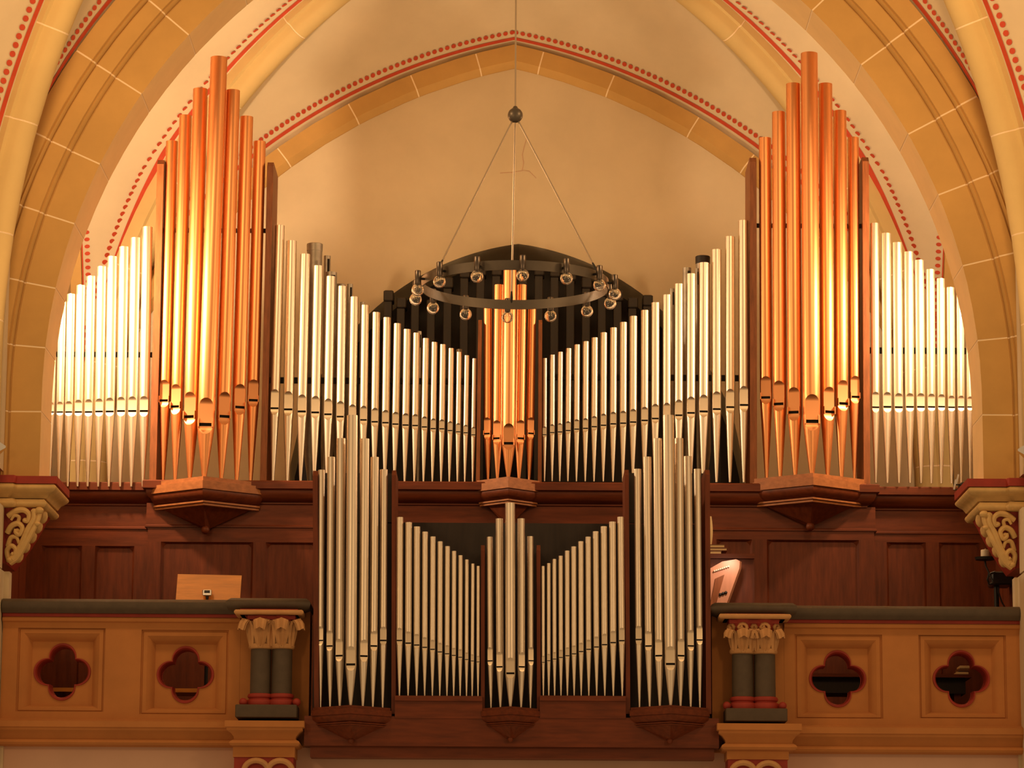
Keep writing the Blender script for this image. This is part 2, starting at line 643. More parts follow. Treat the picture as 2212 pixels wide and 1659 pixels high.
xs = [-5.2, -4.6, -4.0, -3.0] + [0.06 - n_half + 2 * n_half * i / 48 for i in range(49)] + [3.0, 4.0, 4.6, 5.2]
for i in range(len(xs) - 1):
    a, b = xs[i], xs[i + 1]
    inside = abs((a + b) / 2 - 0.06) < n_half
    za, zb = (niche_z(a), niche_z(b)) if inside else (Z_FLOOR, Z_FLOOR)
    wall.add([(a, YB, za), (b, YB, zb), (b, YB, 12.2), (a, YB, 12.2)], [(0, 1, 2, 3)])
    if inside:   # soffit of the niche
        wall.add([(a, YB, za), (b, YB, zb), (b, YB + 0.75, zb), (a, YB + 0.75, za)], [(0, 1, 2, 3)])
for sgn in (-1, 1):
    x = 0.06 + sgn * n_half
    wall.add([(x, YB, Z_FLOOR), (x, YB + 0.75, Z_FLOOR), (x, YB + 0.75, niche_z(x)), (x, YB, niche_z(x))], [(0, 1, 2, 3)])
wb_ = wall.build('wall_back', 'plaster')
wb_['kind'] = 'structure'
nb = MB()
nb.box(-2.4, 2.5, YB + 0.74, YB + 0.8, Z_FLOOR, 9.6)
nb.build('niche_back', 'dark_shaded_wood', wb_)
# fine crack in the plaster of the back wall
ck = MB()
cpts = [(1137, 300), (1128, 335), (1131, 352), (1128, 368), (1143, 370), (1158, 385)]
ck.tube([at(x, y, YB - 0.003) for x, y in cpts], 0.003, 5)
ck.tube([at(x, y, YB - 0.003) for x, y in [(1080, 374), (1105, 373), (1129, 369)]], 0.003, 5)
ck.build('plaster_crack', 'plaster_low', wb_)
for sx, nm in ((-1, 'wall_left'), (1, 'wall_right')):
    w = MB()
    x = sx * (XC + 0.06)
    w.box(min(x, x + sx * 0.2), max(x, x + sx * 0.2), 0.6, YB + 0.2, Z_FLOOR, 11.6)
    w.build(nm, 'plaster')['kind'] = 'structure'
fl = MB()
fl.box(-5, 5, 0.02, YB, Z_FLOOR - 0.12, Z_FLOOR)
fl.build('floor', 'dark_shaded_wood')['kind'] = 'structure'
# wall under the gallery front and the piers
w = MB()
w.box(-5.2, 5.2, 0.06, 0.5, 2.2, 3.58)
w.build('wall_front', 'plaster_low')['kind'] = 'structure'
for sx, nm in ((-1, 'wall_pier_left'), (1, 'wall_pier_right')):
    w = MB()
    x0 = 4.285 if sx < 0 else 4.305
    w.box(min(sx * x0, sx * 5.4), max(sx * x0, sx * 5.4), 0.02, 0.16, 2.2, 5.06)
    w.box(min(sx * 4.42, sx * 5.4), max(sx * 4.42, sx * 5.4), 0.16, 0.72, 2.2, 5.06)
    w.box(min(sx * 4.33, sx * 5.4), max(sx * 4.33, sx * 5.4), -0.34, 0.02, 2.2, 5.06)
    w.box(min(sx * 4.36, sx * 5.4), max(sx * 4.36, sx * 5.4), -0.2, 0.72, 5.92, 10.5)
    w.build(nm, 'plaster')['kind'] = 'structure'
    w = MB()
    w.box(min(sx * 5.4, sx * 9.0), max(sx * 5.4, sx * 9.0), -0.1, 0.72, 0.0, 13.0)
    w.build('wall_front_left' if sx < 0 else 'wall_front_right', 'plaster')['kind'] = 'structure'


# ------------------------------------------------------------------ organ pipes
def ordw(n):
    return ['first', 'second', 'third', 'fourth', 'fifth', 'sixth', 'seventh', 'eighth', 'ninth', 'tenth',
            'eleventh', 'twelfth', 'thirteenth', 'fourteenth', 'fifteenth', 'sixteenth', 'seventeenth',
            'eighteenth', 'nineteenth', 'twentieth'][n - 1]


def pipe(x_top, x_foot, w, y_top, y_lip, y_slot, y_low, y_foot, Y, yaw, metal, label, group, z_foot=None):
    F = at(x_foot, y_foot, Y)
    T = at(x_top, y_top, Y)
    zf = F.z if z_foot is None else z_foot
    F.z = zf
    r = w / 2 * (Y - CAM.y) / FPX * 1.02
    z = lambda y: at((x_top + x_foot) / 2, y, Y).z - zf
    H, zl, zs_, zw = z(y_top), z(y_lip), z(y_slot), z(y_low)
    hs = 0.20 * r                         # half height of the mouth slot
    Wd = 0.80 * r
    q = thing('organ_pipe', label, 'organ pipe', F, group)
    d = (T - F).normalized()
    q.rotation_mode = 'QUATERNION'
    q.rotation_quaternion = Vector((0, 0, 1)).rotation_difference(d) @ Matrix.Rotation(yaw, 3, 'Z').to_quaternion()
    M1, M2 = ('copper', 'copper_lip') if metal == 'copper' else ('silver', 'silver_lip')
    n = 26
    z_slot_t, z_slot_b = zs_ + hs, zs_ - hs

    def ring(zz, rr, hw):
        t0 = math.asin(min(0.999, hw / rr)) if hw > 0 else 0.0
        return [(rr * math.sin(t0 + (2 * math.pi - 2 * t0) * k / n), -rr * math.cos(t0 + (2 * math.pi - 2 * t0) * k / n), zz) for k in range(n + 1)]

    def hw_up(zz):
        t = (zl - zz)
        a = min(Wd * 0.95, (zl - z_slot_t) * 0.6)
        if t <= 0:
            return 0.0
        return Wd * math.sqrt(max(0, 1 - (1 - min(1, t / a)) ** 2))

    def hw_lo(zz):
        L = z_slot_b - zw
        t = (zz - zw) / L
        if t <= 0:
            return 0.0
        return Wd * math.sqrt(max(0, 1 - (1 - min(1, t)) ** 2))
    # body (open tube with a little thickness)
    a = min(Wd * 0.95, (zl - z_slot_t) * 0.6)
    rows_z = [zl - a * f for f in (0, .02, .08, .18, .32, .5, .75, 1.0)] + [z_slot_t, z_slot_b]
    b = MB()
    rows = [ring(H - 0.12, r * 0.93, 0), ring(H, r * 0.93, 0), ring(H, r, 0)] + [ring(zz, r, hw_up(zz) if zz > z_slot_t - 1e-6 else Wd) for zz in rows_z]
    b.loft(rows)
    b.build('body', M1, q, smooth=True, local=True, sharp=50)
    lip = MB()
    lr = []
    for zz in rows_z[1:-1]:
        hw = hw_up(zz)
        y_ = -math.sqrt(max(0, r * r - hw * hw))
        lr.append([(hw * k / 4, y_, zz) for k in range(-4, 5)])
    lip.loft(lr)
    lip.build('upper_lip', M2, q, smooth=True, local=True)
    # foot: cone with the flattened lower lip
    tip = max(0.006, 0.24 * r)
    rad = lambda zz: tip + (r - tip) * max(0, min(1, (zz + 0.0) / z_slot_b)) ** 0.92
    L = z_slot_b - zw
    fz = [z_slot_b - L * f for f in (0, .2, .4, .6, .8, .92, .98, 1.0)]
    f = MB()
    rows = [ring(zz, rad(zz), min(hw_lo(zz), 0.9 * rad(zz))) for zz in fz] + [ring(zz, rad(zz), 0) for zz in [zw * k / 6 for k in (5, 4, 3, 2, 1, 0)]]
    f.loft(rows)
    f.build('foot', M1, q, smooth=True, local=True, sharp=50)
    lo = MB()
    lr = []
    for zz in fz[:-1]:
        hw = min(hw_lo(zz), 0.9 * rad(zz))
        y_ = -math.sqrt(max(0, rad(zz) ** 2 - hw * hw))
        lr.append([(hw * k / 4, y_, zz) for k in range(-4, 5)])
    lo.loft(lr)
    lo.build('lower_lip', M2, q, smooth=True, local=True)
    mo = MB()
    yb = -math.sqrt(r * r - Wd * Wd)
    mo.box(-Wd, Wd, yb * 0.45, yb * 0.4 + 0.3 * r, z_slot_b - 0.02 * r, z_slot_t + 0.02 * r)
    mo.build('mouth', 'slot_shade', q, local=True)
    if metal == 'copper':
        for s_ in (-1, 1):
            e = MB()
            e.rbox(s_ * Wd - 0.07 * r, s_ * Wd + 0.07 * r, yb - 0.42 * r, yb + 0.1 * r, z_slot_b - 0.15 * r, z_slot_t + 0.55 * r, 0.02 * r)
            e.build('ear', M1, q, local=True)
    return q


Y_MAIN, Y_POS = 2.2, -0.25
# flat fields: x_top, x_foot, width, y_top, y_lip, y_slot, y_low ; common foot line
A_ = [(116, 107, 15, 667, 870, 891, 898), (135, 126.5, 16.6, 651.6, 869, 891, 899), (154, 146, 18, 636, 868, 891, 900), (175, 167, 19, 617, 865, 891, 900),
      (197, 189, 19.5, 597.5, 864, 891, 901), (220, 212, 20, 576.6, 862.6, 890, 901), (243, 235, 21, 555, 860.7, 890, 901), (268, 259.5, 21, 534, 859, 889, 901),
      (293, 283.5, 22, 514.5, 858, 889, 902), (318.5, 308.5, 22, 491, 857.4, 889, 902)]
C_ = [(604.7, 589, 21, 487.8, 842.6, 883, 897.6), (630, 620, 22.3, 521, 847, 885.5, 900), (659.7, 649, 22, 550, 854, 890, 904), (687.5, 678.5, 21, 575, 857, 892, 906),
      (714.7, 706, 20, 597.8, 862.5, 896, 909), (739.5, 733, 19, 619, 868, 901, 913), (765.6, 759, 18, 642, 875, 905, 916.5), (789, 783.5, 17.5, 660, 878, 908, 919.8),
      (813, 808, 17.3, 675.5, 882.5, 912, 924), (836, 831, 17, 686.7, 887, 914, 925), (858.5, 852, 16.3, 699.5, 891, 917, 927), (879.6, 874, 16.3, 712, 894, 919, 929),
      (899.8, 895, 15, 720, 895.8, 920, 930), (920, 914.8, 14.3, 731.5, 900.7, 923, 932), (938.6, 934, 13.3, 739.8, 905, 926.6, 935), (957, 952.8, 13.3, 744.7, 907, 927, 935.7),
      (974.8, 970.7, 12.4, 753, 911, 930.7, 939), (992, 988, 11.3, 761, 915, 933.4, 940), (1008.7, 1004, 11, 768.4, 918.7, 935.4, 942.5), (1025, 1021, 10, 775, 923, 939.8, 945.5)]
E_ = [(1177, 1176, 9.8, 774.4, 922, 939.5, 945.5), (1193.4, 1192.5, 11.3, 767, 917.3, 935, 941), (1210.6, 1209, 11.5, 761, 915, 933.7, 940.5), (1228.5, 1226.5, 12.6, 753, 911, 930.7, 938.7),
      (1246.7, 1245, 12.8, 745, 906.8, 927.7, 935.4), (1265.7, 1264, 13.3, 738.3, 904.5, 926, 934.5), (1284.9, 1283, 14, 730, 899.8, 922.4, 931), (1304.5, 1303, 14.5, 719, 894.7, 919.4, 929),
      (1325.6, 1324, 15.3, 708.6, 890.8, 916.4, 926.6), (1347, 1345.5, 15.8, 696.8, 888.7, 915, 925), (1368.5, 1367, 16.6, 683.7, 884.8, 912.6, 922.6), (1393, 1392, 17, 671, 880.2, 909, 920),
      (1416, 1415, 18, 654.4, 874, 905, 916), (1440.5, 1440, 18, 637.5, 871.5, 902, 913), (1466.4, 1466, 19, 614, 864.8, 898, 909.7), (1493, 1492, 20, 592.3, 858.4, 893, 906),
      (1520.8, 1519, 22, 568.5, 854.4, 890, 903), (1547.5, 1548, 21, 540, 847.4, 884.8, 898.4), (1576.9, 1577, 21.4, 512, 842, 880.6, 894.3), (1605.5, 1607, 22, 477.3, 835.8, 876, 891.6)]
G_ = [(1889, 1892, 18.5, 483, 848, 880.7, 893), (1914, 1917, 21, 505, 848.6, 880, 893), (1938, 1942, 21, 525, 851, 880.7, 893), (1962.6, 1966, 20.5, 545, 851, 880, 891),
      (1985.8, 1990, 20.3, 563, 851, 880, 890.5), (2009.6, 2012.6, 19, 583, 852, 880, 889.6), (2031.9, 2034, 18, 602.6, 853, 879.5, 889), (2053, 2056, 17.5, 621.7, 856, 880.7, 890),
      (2073.9, 2076.6, 16.5, 638, 856, 880, 889.6), (2094, 2096, 15, 655, 857.7, 880, 888)]
I_ = [(864, 862.8, 14.3, 1117.7, 1357, 1384, 1395.6), (883, 881.5, 14.5, 1128.7, 1364.7, 1389.7, 1398), (901, 900, 13.8, 1138, 1370, 1393.8, 1401.6), (918.4, 917.3, 12.5, 1149, 1377, 1398.7, 1406.5),
      (935.3, 934, 12, 1159.6, 1382.6, 1403, 1410), (951, 950, 11.5, 1170, 1389, 1408.6, 1415.5), (966.8, 965.4, 11, 1180.4, 1394, 1412.5, 1419.5), (981, 980, 10, 1190.7, 1400, 1416, 1423),
      (995, 994, 9.7, 1200, 1403, 1420, 1426.5), (1008.6, 1007.7, 8.6, 1209, 1409.8, 1425, 1431), (1021.5, 1020, 7.8, 1217.9, 1413.8, 1428, 1433.4), (1033, 1032.6, 7.4, 1223, 1417, 1430, 1435)]
K_ = [(1173.3, 1173.7, 7.2, 1223, 1417, 1431, 1435), (1185.3, 1185.4, 8.3, 1217, 1413, 1427.5, 1432), (1197.4, 1198.1, 9, 1208, 1408.7, 1424, 1428.7), (1211, 1211.8, 9.7, 1201, 1404, 1420.5, 1426),
      (1225.2, 1225.7, 10.5, 1190, 1398.7, 1416.7, 1422.8), (1239.3, 1240.3, 11.2, 1181, 1394.8, 1412.7, 1418.6), (1254.7, 1255.5, 11.5, 1169.8, 1388.9, 1407.9, 1414), (1270.4, 1271.9, 12, 1160, 1382.5, 1403, 1410),
      (1286.7, 1289, 12.6, 1148.4, 1375.6, 1398, 1406), (1304.3, 1306.5, 13.7, 1137.5, 1369.5, 1393, 1401.8), (1323, 1325, 14.5, 1127.5, 1363.5, 1388.6, 1397.5), (1340.6, 1344.3, 14.3, 1117, 1356.8, 1384.4, 1394)]
for data, yf, Y, where, grp, rev, end in (
        (A_, 1051, Y_MAIN, 'the outer left upper field', 'silver pipes of the far left field', True, 'copper tower'),
        (C_, 1043.5, Y_MAIN, 'the upper field left of the middle tower', 'silver pipes of the left inner field', False, 'left'),
        (E_, 1040.5, Y_MAIN, 'the upper field right of the middle tower', 'silver pipes of the right inner field', False, 'left'),
        (G_, 1044, Y_MAIN, 'the outer right upper field', 'silver pipes of the far right field', False, 'left'),
        (I_, 1503.4, Y_POS, "the lower organ's left flat field", 'silver pipes of the lower left field', False, 'left'),
        (K_, 1502.8, Y_POS, "the lower organ's right flat field", 'silver pipes of the lower right field', False, 'left')):
    zf = at(data[len(data) // 2][1], yf, Y).z
    for i, (xt, xf, w, yt, yl, ys, yw) in enumerate(data):
        pipe(xt, xf, w, yt, yl, ys, yw, yf, Y, 0, 'silver',
             'silver organ pipe, %s from the left in %s' % (ordw(i + 1), where), grp, zf)

B_ = [(371.5, 352, 26, 306, 822.6, 866.5, 882, 1041), (401, 378, 27, 250.4, 832, 879.5, 897.6, 1038.6), (433, 410, 32, 193, 849, 901.6, 920, 1035), (473, 441, 37, 125, 862, 919, 940, 1032),
      (503.5, 478, 30.5, 196, 849, 901, 920, 1036), (533, 511, 28.5, 253, 832, 881, 898.5, 1040), (561, 541.5, 26.7, 306.5, 822, 866, 881, 1042)]
D_ = [(1054, 1054, 18, 652, 903, 937.6, 950.7, 1039.5), (1078, 1074.4, 20.5, 616, 909.4, 947.7, 961.6, 1036.5), (1101.8, 1098, 28, 578, 917, 959, 973, 1033), (1127.5, 1121, 20.7, 616, 909, 947.7, 962, 1036.5),
      (1149.5, 1143, 18, 652, 903, 937, 950.7, 1040)]
F_ = [(1652.5, 1656, 27, 299, 815, 860, 875, 1036.5), (1682, 1685.6, 29, 243, 824.7, 874, 891, 1033), (1713.4, 1718, 31, 182, 839, 892, 911.5, 1029.6), (1748, 1754, 37, 116, 854.6, 912, 933, 1025),
      (1783, 1788, 30, 182, 838, 891, 911, 1029), (1814, 1818, 29, 240.7, 823.4, 873, 890, 1033), (1843, 1846, 24.5, 298, 814, 858.5, 874, 1035)]
H_ = [(694.8, 692.3, 14.5, 1015.5, 1354, 1384, 1395, 1531), (715.7, 713, 17, 987.6, 1363, 1396, 1407, 1529.5), (737, 734, 19.5, 947.7, 1381, 1417, 1429.6, 1527), (761.3, 757.5, 23.3, 897.7, 1397, 1436, 1450, 1525),
      (788, 783.7, 20, 948.4, 1382.7, 1417.8, 1431, 1527), (809.4, 805.3, 18, 988, 1364, 1396, 1407.5, 1530), (829, 826.6, 17, 1014.8, 1354.7, 1384, 1394.4, 1531.7)]
J_ = [(1058, 1060.6, 13.5, 1160, 1399, 1428, 1438, 1532), (1078.7, 1081, 16.5, 1120.7, 1409, 1441, 1451.8, 1529.8), (1102, 1102.6, 21, 1087, 1421.5, 1455, 1466.8, 1527.8), (1125.6, 1125.7, 16.5, 1120.7, 1409.8, 1441, 1451.8, 1529.8),
      (1145.5, 1146, 13.8, 1159, 1398.7, 1427.7, 1438, 1532)]
L_ = [(1377.3, 1381.5, 15.8, 1013.6, 1352.8, 1382, 1394, 1531), (1398.2, 1403.5, 17.5, 987.6, 1364, 1396, 1407, 1529.5), (1420.4, 1425.4, 18.7, 947.7, 1382, 1417, 1430, 1527), (1443.8, 1448.7, 23.5, 897.7, 1397, 1435, 1449, 1525),
      (1466.6, 1470, 18.7, 947.4, 1380.8, 1417, 1430, 1527), (1485.6, 1492, 17, 986.3, 1362, 1395.8, 1406.6, 1529), (1506.5, 1512, 15.5, 1013.6, 1352.8, 1383, 1393.5, 1531)]
# tower name -> apex depth, half width in metres
TOW = []
for data, metal, Yb, dep, hw, where, grp in (
        (B_, 'copper', Y_MAIN, 0.44, 0.50, 'the left copper tower', 'copper pipes of the left tower'),
        (D_, 'copper', Y_MAIN, 0.32, 0.28, 'the small middle copper tower', 'copper pipes of the middle tower'),
        (F_, 'copper', Y_MAIN, 0.44, 0.50, 'the right copper tower', 'copper pipes of the right tower'),
        (H_, 'silver', Y_POS, 0.32, 0.325, "the lower organ's left tower", 'silver pipes of the lower left tower'),
        (J_, 'silver', Y_POS, 0.26, 0.235, "the lower organ's middle tower", 'silver pipes of the lower middle tower'),
        (L_, 'silver', Y_POS, 0.32, 0.325, "the lower organ's right tower", 'silver pipes of the lower right tower')):
    c = len(data) // 2
    Ya = Yb - dep
    apex = at(data[c][1], data[c][7], Ya + 0.10)
    zt = apex.z
    TOW.append((apex.x, Ya, Yb, hw, zt, metal))
    for i, (xt, xf, w, yt, yl, ys, yw, yf) in enumerate(data):
        X0 = at(xf, yf, Yb).x
        Y = Ya + 0.10 + (dep) * min(1, abs(X0 - apex.x) / hw) * 0.95
        k = i - c
        yaw = 0 if k == 0 else math.copysign(math.radians(17 if abs(k) < 3 else 9), k)
        mt = 'copper' if metal == 'copper' else 'silver'
        if k == 0:
            lab = 'tallest %s organ pipe, at the point of %s' % (mt, where)
        else:
            lab = '%s organ pipe, %s to the %s of the tallest in %s' % (mt, ordw(abs(k)), 'left' if k < 0 else 'right', where)
        pipe(xt, xf, w, yt, yl, ys, yw, yf, Y, yaw, mt, lab, grp, zt)

# older pipes standing inside the organ behind the fields
rear = [(680, 527, 34, 1, 'wide capped old tin pipe rising behind the left inner field, widest there'),
        (707, 553, 15, 0, 'thin old tin pipe just right of the wide capped one on the left'),
        (715, 589, 27, 0, 'dull tin pipe behind the fifth pipe of the left inner field'),
        (736, 614, 20, 1, 'dark capped tin pipe behind the sixth pipe of the left inner field'),
        (756, 614, 13, 0, 'thin slotted tin pipe beside the sixth pipe of the left inner field'),
        (783, 653, 10, 0, 'thin tin pipe peeping out left of the eighth pipe, left inner field'),
        (906, 716, 10, 0, 'thin tin pipe beside the thirteenth pipe of the left inner field'),
        (992, 755, 13, 0, 'small tin pipe behind the eighteenth pipe of the left inner field'),
        (1518, 554, 31, 2, 'wide pipe with dark brown cap behind the right inner field'),
        (1484, 579, 19, 0, 'slotted old tin pipe behind the sixteenth pipe of the right inner field'),
        (1452, 624, 11, 0, 'thin tin pipe between fourteenth and fifteenth pipes, right inner field'),
        (1506, 580, 8, 0, 'very thin tin pipe left of the pipe with dark brown cap')]
for (x, y, w, cap, lab), Y in zip(rear, (2.98, 2.80, 2.62, 2.86, 2.70, 2.75, 2.75, 2.75, 2.90, 2.75, 2.75, 2.68)):
    T = at(x, y, Y)
    zb = 6.16
    r = w / 2 * (Y - CAM.y) / FPX
    q = thing('inner_pipe', lab, 'organ pipe', (T.x, Y, zb), 'old pipes inside the organ')
    b = MB()
    b.lathe((T.x, Y, zb), [(0.012, 0), (r, 0.45), (r, T.z - zb - (0.06 if cap else 0.0)), (r * 0.9, T.z - zb - (0.06 if cap else 0.0)), (r * 0.88, T.z - zb - 0.2)], 20, False)
    b.build('body', 'old_tin', q, smooth=True, sharp=50)
    if cap:
        b = MB()
        b.lathe((T.x, Y, zb), [(r * 1.04, T.z - zb - 0.075), (r * 1.06, T.z - zb - 0.005), (r * 0.98, T.z - zb), (0.001, T.z - zb)], 20, True)
        b.build('cap', 'dark_shaded_wood' if cap == 2 else 'old_tin', q, smooth=True)
    else:
        b = MB()
        b.box(T.x + 0.1 * r, T.x + 0.75 * r, Y - r * 1.02, Y - r * 0.6, T.z - 0.16, T.z - 0.035)
        b.build('tuning_slot', 'slot_shade', q)

# dark square wooden bass pipes in the niche
cols = [(838, 640), (866, 655), (897, 640), (931, 660), (967, 612), (1003, 590), (1038, 585), (1072, 585), (1130, 585), (1164, 585), (1198, 588), (1232, 595), (1266, 612), (1300, 630), (1334, 640), (1366, 655), (1398, 650)]
for i, (x, y) in enumerate(cols):
    Y = 5.0
    T = at(x, y, Y)
    q = thing('wooden_bass_pipe', 'dark square wooden bass pipe in the pointed niche, %s from the left' % ordw(i + 1), 'organ pipe', (T.x, Y + 0.1, Z_FLOOR), 'wooden bass pipes in the niche')
    b = MB()
    b.rbox(T.x - 0.042, T.x + 0.042, Y, Y + 0.2, Z_FLOOR, T.z - 0.05, 0.006)
    b.build('body', 'swell_wood', q)
    b = MB()
    b.rbox(T.x - 0.045, T.x + 0.058, Y - 0.02, Y + 0.21, T.z - 0.05, T.z + 0.06, 0.01)
    b.build('stopper', 'swell_wood', q)

# ------------------------------------------------------------------ main organ case
case = thing('organ_case', 'large dark oak organ case with three projecting towers behind the balustrade', 'organ', (0, 2.6, Z_FLOOR))
ZL = at(900, 1044, Y_MAIN).z             # ledge the flat fields stand on
XL0, XL1, XR0, XR1 = at(150, 1060, 2.3).x - 0.35, at(318, 1060, 2.2).x, at(1890, 1060, 2.2).x, at(2070, 1060, 2.3).x + 0.35
plan = [(XL0, 2.25), (XL1, 2.25), (XL1, 2.10), (XR0, 2.10), (XR0, 2.25), (XR1, 2.25)]
m = MB()
mould(m, plan, [(-0.5, 0.0 + ZL), (0.02, ZL), (0.03, ZL - 0.01), (0.03, ZL - 0.075), (0.0, ZL - 0.085), (0.0, ZL - 0.095)])
m.build('top_rail', 'oak_rail', case)
m = MB()
mould(m, plan, [(-0.02, ZL - 0.09), (0.0, ZL - 0.095), (0.0, ZL - 0.11), (-0.02, ZL - 0.15), (-0.06, ZL - 0.185), (-0.075, ZL - 0.19), (-0.075, ZL - 0.205), (-0.10, ZL - 0.215)])
m.build('cornice_moulding', 'oak_rail', case, smooth=True)
m = MB()
mould(m, [(a, b + 0.09) for a, b in plan], [(0, ZL - 0.2), (0, ZL - 0.40), (0.012, ZL - 0.41), (0.012, ZL - 0.425), (-0.01, ZL - 0.43)])
m.build('fascia', 'oak_rail', case)


def panelled(x0, x1, y_top, panels, Y, z0=Z_FLOOR):
    """frame of rails and stiles with recessed panels, panels given as px x-ranges and px top"""
    X0, X1 = at(x0, 1200, Y).x, at(x1, 1200, Y).x
    ZT = ZL - 0.425
    zp = at((x0 + x1) / 2, panels[0][2], Y).z
    m = MB()
    m.box(X0, X1, Y, Y + 0.04, zp, ZT)
    m.build('rail', 'oak_rail', case)
    m = MB()
    m.box(X0, X1, Y, Y + 0.04, z0, z0 + 0.25)
    m.build('rail', 'oak_rail', case)
    e = [X0] + [v for p_ in panels for v in (at(p_[0], 1230, Y).x, at(p_[1], 1230, Y).x)] + [X1]
    for i in range(0, len(e), 2):
        if e[i + 1] - e[i] > 0.005:
            m = MB()
            m.box(e[i], e[i + 1], Y, Y + 0.04, z0 + 0.25, zp)
            m.build('stile', 'oak', case)
    for i in range(1, len(e) - 1, 2):
        a, b = e[i], e[i + 1]
        m = MB()
        # chamfered edge with rounded upper corners, then the sunk panel
        k = 0.035
        outer = [(a, z0 + .25), (a, zp), (b, zp), (b, z0 + .25)]
        inner = [(a + .018, z0 + .268), (a + .018, zp - .05), (a + .05, zp - .018), (b - .05, zp - .018), (b - .018, zp - .05), (b - .018, z0 + .268)]
        m.add([(x, Y + 0.028, z) for x, z in inner], [tuple(range(6))])
        o6 = [outer[0], outer[1], outer[1], outer[2], outer[2], outer[3]]
        m.add([(x, Y + 0.002, z) for x, z in o6] + [(x, Y + 0.028, z) for x, z in inner],
              [(i_, (i_ + 1) % 6, 6 + (i_ + 1) % 6, 6 + i_) for i_ in range(6)])
        m.build('panel', 'oak', case)


panelled(40, 318, 1146, [(88, 176, 1179), (204, 289, 1179)], 2.34)
panelled(318, 690, 1140, [(346, 546, 1171), (573, 684, 1169)], 2.19)
panelled(1535, 1889, 1136, [(1548, 1625, 1166), (1657, 1856, 1167)], 2.19)
panelled(1889, 2180, 1142, [(1916, 2001, 1172), (2029, 2119, 1172)], 2.34)
m = MB()
pbox(m, 690, 1134, 1535, 1161, 2.19, 2.26)
m.build('rail', 'oak_rail', case)
m = MB()
a, b = at(690, 1200, 2.2).x, at(1535, 1200, 2.2).x
m.box(a, b, 2.9, 2.96, Z_FLOOR, ZL - 0.4)
m.box(a - .04, a, 2.2, 2.96, Z_FLOOR, ZL - 0.4)
m.box(b, b + .04, 2.2, 2.96, Z_FLOOR, ZL - 0.4)
m.build('key_desk_recess', 'dark_shaded_wood', case)
# chest the inner pipes stand on and dark backboards behind the feet
m = MB()
m.box(-2.2, -0.3, 2.5, 3.2, ZL - 0.08, ZL + 0.02)
m.build('wind_chest', 'dark_shaded_wood', case)
m = MB()
m.box(0.3, 2.2, 2.5, 3.2, ZL - 0.08, ZL + 0.02)
m.build('wind_chest', 'dark_shaded_wood', case)
for a, b in ((-2.0, -0.3), (0.3, 2.0)):
    m = MB()
    m.box(a, b, 3.14, 3.18, ZL, ZL + 0.95)
    m.build('backboard', 'dark_shaded_wood', case)
# bars that hold the pipes
for x0, x1, y, h in ((95, 330, 765, 10), (575, 1030, 822, 12), (1170, 1625, 815, 12), (1878, 2105, 757, 12),
                     (355, 580, 497, 8), (1630, 1860, 487, 8)):
    m = MB()
    pbox(m, x0, y - h / 2, x1, y + h / 2, Y_MAIN + 0.09, Y_MAIN + 0.13)
    m.build('rack_bar', 'dark_shaded_wood', case)


def pedestal(parent, cx, Ya, Yb, hw, zt, s, mt_top, mt_low):
    plan = [(cx - hw, Yb), (cx, Ya), (cx + hw, Yb)]
    m = MB()
    mould(m, plan, [(-0.3, zt), (0.0, zt), (0.0, zt - 0.035 * s), (0.025 * s, zt - 0.04 * s), (0.025 * s, zt - 0.115 * s), (-0.02 * s, zt - 0.12 * s)])
    m.build('pedestal_top', mt_top, parent)
    m = MB()
    mould(m, plan, [(0.01 * s, zt - 0.118 * s), (0.012 * s, zt - 0.14 * s), (0.0, zt - 0.17 * s), (-0.03 * s, zt - 0.20 * s), (-0.06 * s, zt - 0.215 * s)])
    m.build('pedestal_cove', mt_low, parent, smooth=True)
    m = MB()
    mould(m, plan, [(-0.045 * s, zt - 0.213 * s), (-0.03 * s, zt - 0.217 * s), (-0.03 * s, zt - 0.232 * s), (-0.055 * s, zt - 0.236 * s), (-0.045 * s, zt - 0.24 * s), (-0.045 * s, zt - 0.256 * s), (-0.08 * s, zt - 0.26 * s)])
    m.build('pedestal_bead', mt_top, parent)
    m = MB()
    ins = 0.075 * s
    top = [(cx - hw + ins * 1.5, Yb, zt - 0.258 * s), (cx, Ya + ins * 1.6, zt - 0.258 * s), (cx + hw - ins * 1.5, Yb, zt - 0.258 * s)]
    tip = [(cx - 0.04, Yb, zt - 0.43 * s), (cx, Yb - 0.07, zt - 0.43 * s), (cx + 0.04, Yb, zt - 0.43 * s)]
    m.loft([top, tip])
    m.build('pendant', 'oak', parent)
    m = MB()
    m.sphere((cx, Yb - 0.05, zt - 0.45 * s), 0.04 * s, 12, 8)
    m.build('pendant_knob', 'oak', parent, smooth=True)


for (cx, Ya, Yb, hw, zt, mt_), s in zip(TOW[:3], (1.0, 0.92, 1.0)):
    pedestal(case, cx, Ya, Yb - 0.06, hw + 0.01, zt, s, 'oak_lit', 'oak_rail')


def post(parent, xt, yt, xb, yb, w, Yf, Yb, mt_='oak_post'):
    """side board of a tower, bevelled at its upper front"""
    T, B = at(xt, yt, Yf), at(xb, yb, Yf)
    hw_ = w / 2 * (Yf - CAM.y) / FPX
    m = MB()
    prof = [(Yf, B.z, B.x), (Yf, T.z - 0.05, T.x), (Yf + 0.05, T.z, T.x), (Yb, T.z, T.x), (Yb, B.z, B.x)]
    rows = [[(x - hw_, y, z) for y, z, x in prof], [(x + hw_, y, z) for y, z, x in prof]]
    m.loft(rows, True, True)
    m.build('side_post', mt_, parent)


